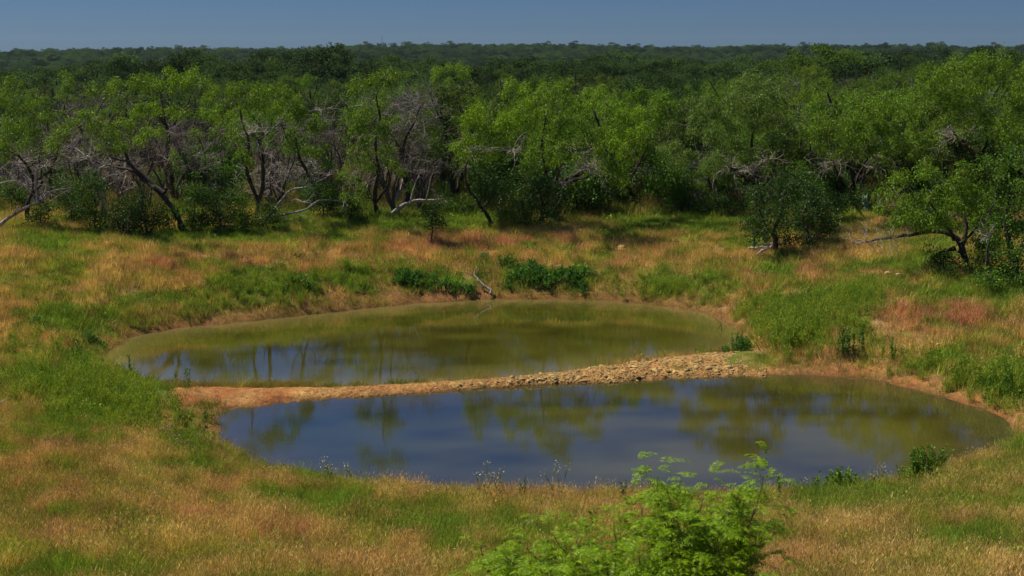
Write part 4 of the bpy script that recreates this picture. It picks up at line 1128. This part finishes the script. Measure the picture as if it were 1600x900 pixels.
WP = [(400,845,420,50,.035,.6),(1420,835,200,55,.05,.6),(1450,510,160,60,.07,.8),(620,400,520,26,.06,.8),(110,470,150,50,.07,.8),(700,785,350,10,.25,.6),(1400,775,150,20,.25,.7),(1225,530,30,30,1.2,1.45),(1255,520,44,26,1,1.3),(1195,500,26,30,1,1.3),(1320,500,50,20,.8,1.1),(1520,600,60,14,1.1,1.4),(1420,580,50,8,.8,1.2),(300,470,60,12,.7,1.1),(450,435,90,12,1,1.2),(60,545,70,24,.7,1),(150,600,90,30,1,1.1),(140,640,60,30,.8,1),(1080,445,90,12,.9,1),(1440,590,60,10,.7,1),(1350,570,50,8,.7,1),(1250,575,30,6,1,.8),(240,620,26,14,1.4,1),(1590,650,20,24,1.2,1),(180,640,85,38,1,1),(215,660,50,30,1.4,1.2),(95,585,80,18,.8,.9),(270,690,60,20,.8,.8),(400,455,85,26,1.1,1.3),(250,490,110,10,.4,.8),(560,435,60,16,.8,1.1),(620,425,40,12,.8,1.1),(360,470,30,12,.8,1),(520,440,50,12,.9,1.0),
      (1060,455,70,16,1.2,1.1),(960,440,40,12,.9,1),(1225,515,34,42,1.5,1.3),(1262,500,60,36,1.1,1.2),(1300,475,80,20,1,1),(1340,485,40,14,.9,1),(1185,475,40,20,.9,1),(1320,470,60,14,.9,1),(1400,555,40,12,.7,1),(1470,575,50,16,.9,1.1),(1560,605,45,22,1.3,1.5),
      (1510,590,30,14,1.1,1.3),(1440,395,60,18,.6,.8),(1540,460,60,16,.7,.8),(1595,690,20,16,1,.9),(330,705,60,10,.8,.7),(440,735,70,8,.6,.6),(560,775,50,10,.5,.6),(60,500,60,20,.3,.9),(200,500,60,12,.4,.8),
      (330,480,50,8,.5,.7),(700,350,160,10,.35,.8),(300,372,300,8,.35,.8),(1300,770,80,10,.4,.6),(1130,470,40,12,.7,1)]
patch_weeds('green_weeds', WP, WEED, [(.13, .23, .022), (.30, .36, .04)], 'tall bright green weeds growing in patches round the ponds', .95, 8.0)
BP = [(690,450,70,8,1.3,1),(640,440,36,10,1.2,1.1),(860,440,66,10,1.6,1.2),(900,440,28,12,1.6,1.2),(820,430,30,10,1,1),(420,440,50,10,.7,1.2),(765,412,40,8,.8,1),(400,478,20,4,.8,.6),(1155,545,24,8,1.3,.8),(1190,520,18,10,.6,.7),(100,525,60,12,.5,.8),(490,500,10,3,.8,.7)]
patch_weeds('broadleaf_weeds', BP, BROAD, [(.05, .14, .025), (.09, .20, .03)], 'dark green broad-leaved weeds along the far shore', 1.15, 11)

# grass tongue on the dam's left end and sedge on the banks
GRS = np.array([(u, v) for u, v in zip(RNG.uniform(.02, .40, 2600), RNG.uniform(.86, 1.08, 2600))])
gx, gy, gzz = dam_pt(GRS[:, 0], GRS[:, 1]); n = len(gx)
GR2 = np.array([(u, v) for u, v in zip(RNG.normal(.08, .035, 260), RNG.normal(.10, .11, 260))])
hx, hy, hz = dam_pt(GR2[:, 0], GR2[:, 1]); gx = np.concatenate([gx, hx]); gy = np.concatenate([gy, hy]); gzz = np.concatenate([gzz, hz]); n = len(gx)
k = RNG.random(n) < np.clip(fbm(gx * 1.3, gy * 1.3, 2) * 2 - .45, 0.1, 1) * np.where(gx > -6, .35, 1); gx, gy, gzz = gx[k], gy[k], gzz[k]; n = len(gx)
c = np.where(RNG.random((n, 1)) < .4, np.array([[.12, .19, .03]]), np.array([[.40, .29, .11]])) * (.7 + .5 * RNG.random((n, 1)))
s = .45 + .55 * RNG.random(n)
scatter('sedge', FARG, np.stack([gx, gy, gzz], 1), np.stack([np.zeros(n), np.zeros(n), RNG.uniform(0, 6.28, n)], 1), np.stack([s, s, s], 1), RNG.integers(0, 3, n), c, 'straw and green sedge on the left end of the clay bank')
# ------------------------------------------------------------------ single plants, sticks, cactus, sapling
def stalk_plant(name, px, py, wpx, hpx, stems, col, label, cat='plant', leafL=.07, seed=0, per=26, group=None, flowers=None, lean=.12, bend=0.0):
    r = np.random.default_rng(seed); b = hit(px, py); k = b[1] / FPX
    W = wpx * k; H = hpx * k * 1.22
    t = empty(name, tuple(b), label, cat, group)
    sm = MB(); lm = MB(); fm = MB()
    for s in range(stems):
        x, y = r.uniform(-.5, .5) * W * .8, r.uniform(-.4, .4) * max(W * .7, .1)
        h = H * (1 - .45 * (abs(x) / (W * .5 + 1e-6)) ** 1.5) * r.uniform(.8, 1.05)
        d = r.normal(size=2) * lean * h + np.array([bend * h, 0])
        P = np.array([(x, y, -.04), (x + d[0] * .2, y + d[1] * .2, h * .45), (x + d[0], y + d[1], h)])
        P = catmull(P, .1); tube(sm, P, np.linspace(.008, .003, len(P)), 4)
        n = int(per * r.uniform(.8, 1.2)); tt = r.random(n) ** .8
        C = np.stack([np.interp(tt, np.linspace(0, 1, len(P)), P[:, j]) for j in range(3)], 1)
        D = r.normal(size=(n, 3)); D[:, 2] = np.abs(D[:, 2]) * .6 + .2; D /= np.linalg.norm(D, axis=1)[:, None]
        leaves(lm, C, D, leafL * (1.2 - .6 * tt) * (.7 + .6 * r.random(n)), leafL * .42, r)
        if flowers:
            m = 9; C = P[-1] + r.normal(size=(m, 3)) * (.05, .05, .05)
            D = r.normal(size=(m, 3)); D /= np.linalg.norm(D, axis=1)[:, None]; leaves(fm, C, D, .035, .03, r)
            for q in range(4):
                e = P[-1] + r.normal(size=3) * (.06, .06, .04); tube(sm, np.array([P[-3], e]), np.array([.003, .002]), 3)
    o = link('stems', sm.mesh('stems', M_LEAF), t); o.color = (col[0] * 1.2, col[1] * .9, col[2], 1)
    o = link('leaves', lm.mesh('leaves', M_LEAF), t); o.color = (*col, 1)
    if flowers: o = link('flowers', fm.mesh('flowers', M_LEAF), t); o.color = (*flowers, 1)
    return t
G1, G2, G3 = (.11, .22, .02), (.17, .30, .02), (.085, .19, .03)
SPL = stalk_plant
SPL('leafy_weed', 1438, 757, 42, 56, 22, G1, 'big dark-green leafy bush at the near shore, taller of the two on the right', 'weed', .09, 1, 60)
SPL('leafy_weed', 1466, 748, 22, 52, 9, G1, 'narrow upright weed just right of the big leafy bush on the near shore', 'weed', .09, 2, 40)
SPL('leafy_weed', 1318, 771, 40, 40, 20, G2, 'rounded bright yellow-green weed at the near shore', 'weed', .085, 3, 50)
SPL('leafy_weed', 1280, 772, 26, 30, 9, G1, 'small weed clump just left of the rounded bright weed', 'weed', .08, 4, 30)
SPL('leafy_weed', 1407, 758, 16, 32, 5, G2, 'thin pale weed left of the big leafy bush on the near shore', 'weed', .07, 5, 26)
SPL('leafy_weed', 1218, 784, 12, 40, 4, G1, 'slim leafy stem at the near shore right of the sapling', 'weed', .07, 6, 30)
SPL('leafy_weed', 1325, 560, 42, 44, 20, G3, 'dense dark weed clump beside the right end of the stony bank', 'weed', .09, 7, 46)
SPL('leafy_weed', 1345, 556, 14, 46, 5, G3, 'tall spike rising at the right of the dense dark weed clump', 'weed', .08, 8, 40)
SPL('leafy_weed', 1388, 566, 28, 38, 9, G1, 'mid-green weed clump right of the dense dark one', 'weed', .08, 9, 36)
SPL('leafy_weed', 1450, 575, 34, 34, 9, G2, 'light green weed clump halfway along the right shore', 'weed', .08, 10, 30)
SPL('leafy_weed', 1500, 600, 28, 40, 9, G1, 'upright weed clump above the right bend of the shore', 'weed', .08, 11, 36)
SPL('leafy_weed', 1575, 620, 24, 56, 9, G1, 'tallest weed spike near the right edge above the shore', 'weed', .08, 12, 48)
SPL('leafy_weed', 1548, 625, 30, 44, 10, G1, 'weed clump left of the tallest spike near the right edge', 'weed', .08, 13, 36)
SPL('leafy_weed', 1598, 622, 24, 40, 7, G2, 'weed clump cut by the right edge above the shore', 'weed', .08, 14, 36)
SPL('leafy_weed', 202, 585, 10, 30, 3, G3, 'dark weed spike at the left tip of the farther pond', 'weed', .08, 15, 36)
SPL('leafy_weed', 120, 570, 36, 30, 10, G1, 'weed clump left of the farther pond tip', 'weed', .08, 16, 30)
SPL('leafy_weed', 1155, 548, 42, 26, 18, G3, 'bluish low bush at the right end of the farther pond', 'bush', .07, 17, 50)
SPL('leafy_weed', 363, 605, 8, 38, 2, G3, 'single tall weed stem on the far edge of the clay bank', 'weed', .07, 18, 30)
SPL('leafy_weed', 293, 610, 16, 34, 4, G3, 'weed clump at the left end of the grassy tongue', 'weed', .07, 19, 26)
SPL('leafy_weed', 276, 603, 10, 26, 2, G1, 'short bright weed stem at the left end of the grassy tongue', 'weed', .07, 20, 26)
SPL('leafy_weed', 1095, 553, 20, 14, 5, G2, 'little sprig on the stones at the far edge of the bank', 'weed', .06, 21, 18)
SPL('leafy_weed', 1035, 560, 26, 12, 4, G2, 'tiny sprig leaning over the far water from the stones', 'weed', .05, 22, 14, lean=.5)
W3 = (.55, .52, .42)
SPL('flowering_weed', 512, 765, 16, 54, 4, (.16, .22, .07), 'tall whitish flowering weed against blue water, left near shore', 'weed', .06, 30, 20, None, W3, .15)
SPL('flowering_weed', 548, 760, 10, 34, 2, (.14, .2, .06), 'shorter faint weed right of the tall whitish one', 'weed', .05, 31, 14, None, W3, .2)
SPL('flowering_weed', 755, 785, 20, 54, 4, (.15, .21, .07), 'tall pale weed with drooping tips, leftmost of the middle shore group', 'weed', .06, 32, 20, None, W3, .2)
SPL('flowering_weed', 782, 785, 20, 48, 4, (.15, .21, .07), 'pale weed second from left in the middle shore group', 'weed', .06, 33, 20, None, W3, .2)
SPL('flowering_weed', 817, 788, 14, 46, 4, (.06, .15, .02), 'green leafy weed in the middle shore group', 'weed', .06, 34, 30)
SPL('flowering_weed', 864, 788, 10, 52, 2, (.15, .21, .07), 'thin white-topped stem, left of a pair before the water', 'weed', .05, 35, 16, None, W3, .12)
SPL('flowering_weed', 876, 788, 10, 50, 2, (.15, .21, .07), 'thin white-topped stem, right of a pair before the water', 'weed', .05, 36, 16, None, W3, .12)
SPL('flowering_weed', 974, 790, 14, 44, 3, (.06, .15, .03), 'dark leafy stem at the shore left of the sapling', 'weed', .07, 37, 22)
SPL('flowering_weed', 1375, 762, 16, 32, 4, (.18, .24, .12), 'silvery weed at the shore between the bright weed and the leafy bush', 'weed', .05, 38, 20, None, W3)
SPL('flowering_weed', 1257, 776, 5, 26, 1, (.3, .28, .12), 'single dry seed stalk right of the sapling', 'weed', .03, 39, 8, None, W3, .03)
for k, (x, y) in enumerate([(258,680),(268,690),(312,690),(336,694),(345,702),(290,700)]):
    SPL('pink_wildflower', x, y + 6, 12, 16, 4, G2, 'small pink wildflowers in the grass at the left corner of the nearer pond', 'flower', .04, 50 + k, 10, 'pink wildflowers at the left pond corner', (.55, .22, .32))

def stick(name, segs, base, label, cat, mat, seed, dead=()):
    """segs: list of (list of (px,py,height above ground or None), r0, r1), laid out at the base's distance"""
    b = hit(*base); mb = MB()
    for pts, r0, r1 in segs:
        P = np.array([atY(x, y, b[1] + dy) for x, y, dy in pts]); P = catmull(P, .06)
        r = np.random.default_rng(seed); P[1:-1] += r.normal(size=(len(P) - 2, 3)) * r0 * .25
        tube(mb, P, np.linspace(r0, r1, len(P)), 6)
    for x, y, dy, n, L in dead: twig_spray(mb, atY(x, y, b[1] + dy), n, L, np.random.default_rng(seed), 0, .007)
    o = link(name, mb.mesh(name, mat, True, b), None, tuple(b)); tag(o, label, cat); return o
stick('driftwood', [([(765,452,-.1),(758,447,0),(746,436,.2),(741,427,.4),(745,417,.5)], .055, .016), ([(765,452,-.1),(768,456,-.2),(764,460,-.3)], .07, .03)], (766,456), 'pale curved driftwood branch standing out of the far shore', 'driftwood', M_DEAD, 1)
stick('fallen_branch', [([(1196,389,0),(1186,396,0),(1172,404,-.1),(1158,412,-.2),(1140,416,-.3)], .07, .02), ([(1172,404,0),(1160,408,.1)], .03, .02)], (1186,400), 'forked dead limb lying on the grass left of the dense dark tree', 'branch', M_DEAD, 2)
stick('fallen_branch', [([(1210,384,0),(1190,388,0),(1170,388,0)], .10, .06), ([(1226,380,.1),(1200,382,0)], .06, .04)], (1195,394), 'short thick pale log end at the foot of the dense dark tree', 'log', M_DEAD, 3)
stick('dead_stick', [([(570,905,0),(569,880,.02),(573,866,.03)], .012, .006), ([(566,905,0),(568,882,.02)], .008, .004)], (570,898), 'thin grey forked stick poking up at the bottom edge', 'stick', M_DEAD, 4)
stick('dead_stick', [([(680,905,0),(681,897,0),(684,892,0)], .009, .004)], (681,899), 'tip of a small grey stick at the bottom edge, right of the forked one', 'stick', M_DEAD, 5)
stick('dead_stick', [([(-14,634,0),(2,628,0),(10,625,.02),(15,622,.04)], .018, .008)], (2,650), 'bare pale twig sticking in from the left edge over the grass', 'stick', M_DEAD, 6)
stick('dead_stick', [([(1128,520,0),(1126,505,0),(1118,498,.1),(1112,494,.1)], .014, .005), ([(1126,508,0),(1120,516,0)], .01, .005)], (1150,517), 'thin dark twig standing in the right end of the farther pond', 'stick', M_BARK, 7)
stick('dead_stick', [([(1188,548,0),(1178,532,0),(1170,522,.1)], .014, .005)], (1190,549), 'bent dark twig on the shore by the bluish low bush', 'stick', M_BARK, 8)

# prickly pear
def cactus(px, py, size, n, label, seed):
    r = np.random.default_rng(seed); b = hit(px, py)
    t = empty('prickly_pear', tuple(b), label, 'cactus')
    a = np.linspace(0, 2 * math.pi, 10, endpoint=False)
    mb = MB(); V = []; 
    for (yy, s) in ((-.10, .55), (-.05, .95), (.05, .95), (.10, .55)):
        V += [(.5 * s * math.cos(q), yy, .62 * s * math.sin(q) * (1 + .12 * math.sin(q)) + .6) for q in a]
    q = [(l * 10 + k, l * 10 + (k + 1) % 10, (l + 1) * 10 + (k + 1) % 10, (l + 1) * 10 + k) for l in range(3) for k in range(10)]
    V += [(0, -.12, .6), (0, .12, .6)]
    tt = [(40, (k + 1) % 10, k) for k in range(10)] + [(41, 30 + k, 30 + (k + 1) % 10) for k in range(10)]
    mb.add(V, q, tt); me = mb.mesh('pad', M_PAD, True)
    tops = [(0, 0, 0, 0)]
    for k in range(n):
        x, y, z, lv = tops[int(r.integers(len(tops)))] if k > 4 else (r.uniform(-1, 1) * size * 1.6, r.uniform(-.8, .8) * size, 0, 0)
        o = link('pad', me, t); s = size * r.uniform(.75, 1.1); tl = r.normal() * .45
        o.location = (x, y, z - .03); o.rotation_euler = (r.normal() * .25, tl, r.uniform(0, 3.1)); o.scale = (s, s, s)
        if lv < 2: tops.append((x + math.sin(tl) * s * .9, y + r.normal() * .04, z + s * 1.05, lv + 1))
M_PAD = plain_material('cactus_pad', (.16, .26, .14), .5)
cactus(1194, 392, .22, 12, 'bluish prickly pear at the left foot of the dense dark tree', 3)
cactus(1358, 332, .30, 20, 'clump of pale prickly pear pads in front of the forked brown trunk', 4)

# young mesquite close to the camera
def sapling():
    r = np.random.default_rng(77)
    Y0 = 8.6; xb = atY(1060, 900, Y0)[0]; b = np.array([xb, Y0, gz(xb, Y0)])
    t = empty('mesquite_sapling', tuple(b), 'bright feathery young mesquite close up at the bottom edge, in front of the nearer pond', 'sapling')
    tips = [(1045,762,.0),(1005,790,.3),(960,815,.1),(1095,775,-.2),(1140,790,.2),(1190,742,-.1),(1030,742,.1),(1175,790,.0),(1120,830,-.3),(1060,820,-.4),(1000,850,-.2),(870,828,-.1),(830,845,.1),(790,850,-.2),(900,860,-.4),(850,880,-.3),
            (1180,840,.1),(1130,880,-.5),(1050,880,-.5),(960,885,-.5),(1085,800,.4),(1140,768,.1),(940,850,.2),(800,880,.1),(1010,930,-.4),(1160,820,.2),(1080,850,.2),(1040,800,.1),(1110,800,.3),(980,870,.1),(770,870,0),(820,890,-.3),(1140,850,-.1),(1060,790,.2),(1100,860,-.3),(760,850,.1),(905,840,.2),(1110,930,-.4),(870,930,-.3),(1180,920,.1)]
    sm = MB(); ax = []
    for k, (x, y, dy) in enumerate(tips):
        e = atY(x, y, Y0 + dy); s0 = b + np.array([r.normal() * .12, r.normal() * .12, -.05])
        m = s0 + (e - s0) * np.array([.35, .35, .6]) + r.normal(size=3) * .05
        P = catmull([s0, m, e + np.array([0, 0, -.10]), e], .06); P[1:] += r.normal(size=(len(P) - 1, 3)) * .006
        tube(sm, P, np.linspace(.016, .003, len(P)), 5)
        i0 = int(len(P) * .55)
        for j in range(46):
            q = P[int(r.integers(i0, len(P)))] + r.normal(size=3) * (.10, .10, .06); ax.append((q, P[-1] - P[i0]))
    link('branches', sm.mesh('branches', M_TWIG_G, True, b), t)
    lm = MB(); rm = MB()
    for q, dd in ax:
        d = r.normal(size=3); d[2] = abs(d[2]) * .35 + .15; d += dd * .4; d /= np.linalg.norm(d)
        for pin in range(2):
            p = d + r.normal(size=3) * .28; p /= np.linalg.norm(p)
            L = r.uniform(.12, .20); m = 10; tt = np.linspace(.12, 1, m)
            cur = q + p * L * tt[:, None] - np.array([0, 0, 1]) * (L * .45) * (tt[:, None] ** 2)
            T = np.gradient(cur, axis=0); T /= np.linalg.norm(T, axis=1)[:, None]
            sd = np.cross(T, (0, 0, 1)); sd /= np.linalg.norm(sd, axis=1)[:, None] + 1e-6
            nn = np.cross(sd, T)
            l = (.046 + .012 * r.random()) * (1 - .35 * np.abs(tt - .5))
            for sg in (-1, 1):
                D = sd * sg * .85 + T * .5 + nn * -.18 + r.normal(size=(m, 3)) * .08; D /= np.linalg.norm(D, axis=1)[:, None]
                E = T * .5 - sd * sg * .1 + r.normal(size=(m, 3)) * .12; E = E - D * (E * D).sum(1)[:, None]; E /= np.linalg.norm(E, axis=1)[:, None]
                w = .0038; a = cur; c = cur + D * l[:, None]; h = cur + D * l[:, None] * .5
                V = np.stack([a, h + E * w, c, h - E * w], 1).reshape(-1, 3); lm.add(V, np.arange(m * 4).reshape(-1, 4))
            tube(rm, cur[::3], np.full(len(cur[::3]), .0011), 3)
    o = link('leaves', lm.mesh('leaves', M_LEAF, False, b), t); o.color = (.155, .26, .004, 1)
    o = link('leaf_stalks', rm.mesh('leaf_stalks', M_LEAF, False, b), t); o.color = (.2, .3, .04, 1)
M_TWIG_G = plain_material('green_brown_twig', (.13, .11, .04), .8)
sapling()

# radio mast on the ridge, and a small white shed roof
p = atY(597, 74, 1150)
mb = MB(); z0 = gz(p[0], 1150)
for k in range(3):
    a = k * 2.09; tube(mb, np.array([(p[0] + .5 * math.cos(a), 1150 + .5 * math.sin(a), z0), (p[0] + .2 * math.cos(a), 1150 + .2 * math.sin(a), 26.0)]), np.array([.10, .10]), 4)
zz = np.arange(z0, 26, 1.5)
tube(mb, np.array([(p[0] + .4 * (-1) ** j, 1150, z) for j, z in enumerate(zz)]), np.full(len(zz), .06), 3)
M_MAST = plain_material('galvanised_steel', (.3, .3, .32), .5)
tag(link('radio_mast', mb.mesh('radio_mast', M_MAST)), 'thin grey mast on the wooded ridge left of centre', 'mast')

# ------------------------------------------------------------------ the air: thin summer haze over the plain
def haze():
    bm = MB()
    x0, x1, y0, y1, z0, z1 = -2600, 2600, -60, 2600, -14, 45
    V = [(x0,y0,z0),(x1,y0,z0),(x1,y1,z0),(x0,y1,z0),(x0,y0,z1),(x1,y0,z1),(x1,y1,z1),(x0,y1,z1)]
    bm.add(V, [(0,3,2,1),(4,5,6,7),(0,1,5,4),(1,2,6,5),(2,3,7,6),(3,0,4,7)])
    m = bpy.data.materials.new('haze'); m.use_nodes = True; nt = m.node_tree; nt.nodes.clear()
    o_ = nt.nodes.new('ShaderNodeOutputMaterial'); v = nt.nodes.new('ShaderNodeVolumePrincipled')
    v.inputs['Color'].default_value = (.65, .85, 1, 1); v.inputs['Density'].default_value = 0.000045; v.inputs['Anisotropy'].default_value = 0.2
    nt.links.new(v.outputs[0], o_.inputs['Volume'])
    o = link('haze', bm.mesh('haze', m)); o['kind'] = 'stuff'; o['label'] = 'thin blue summer haze over the far woods'
haze()
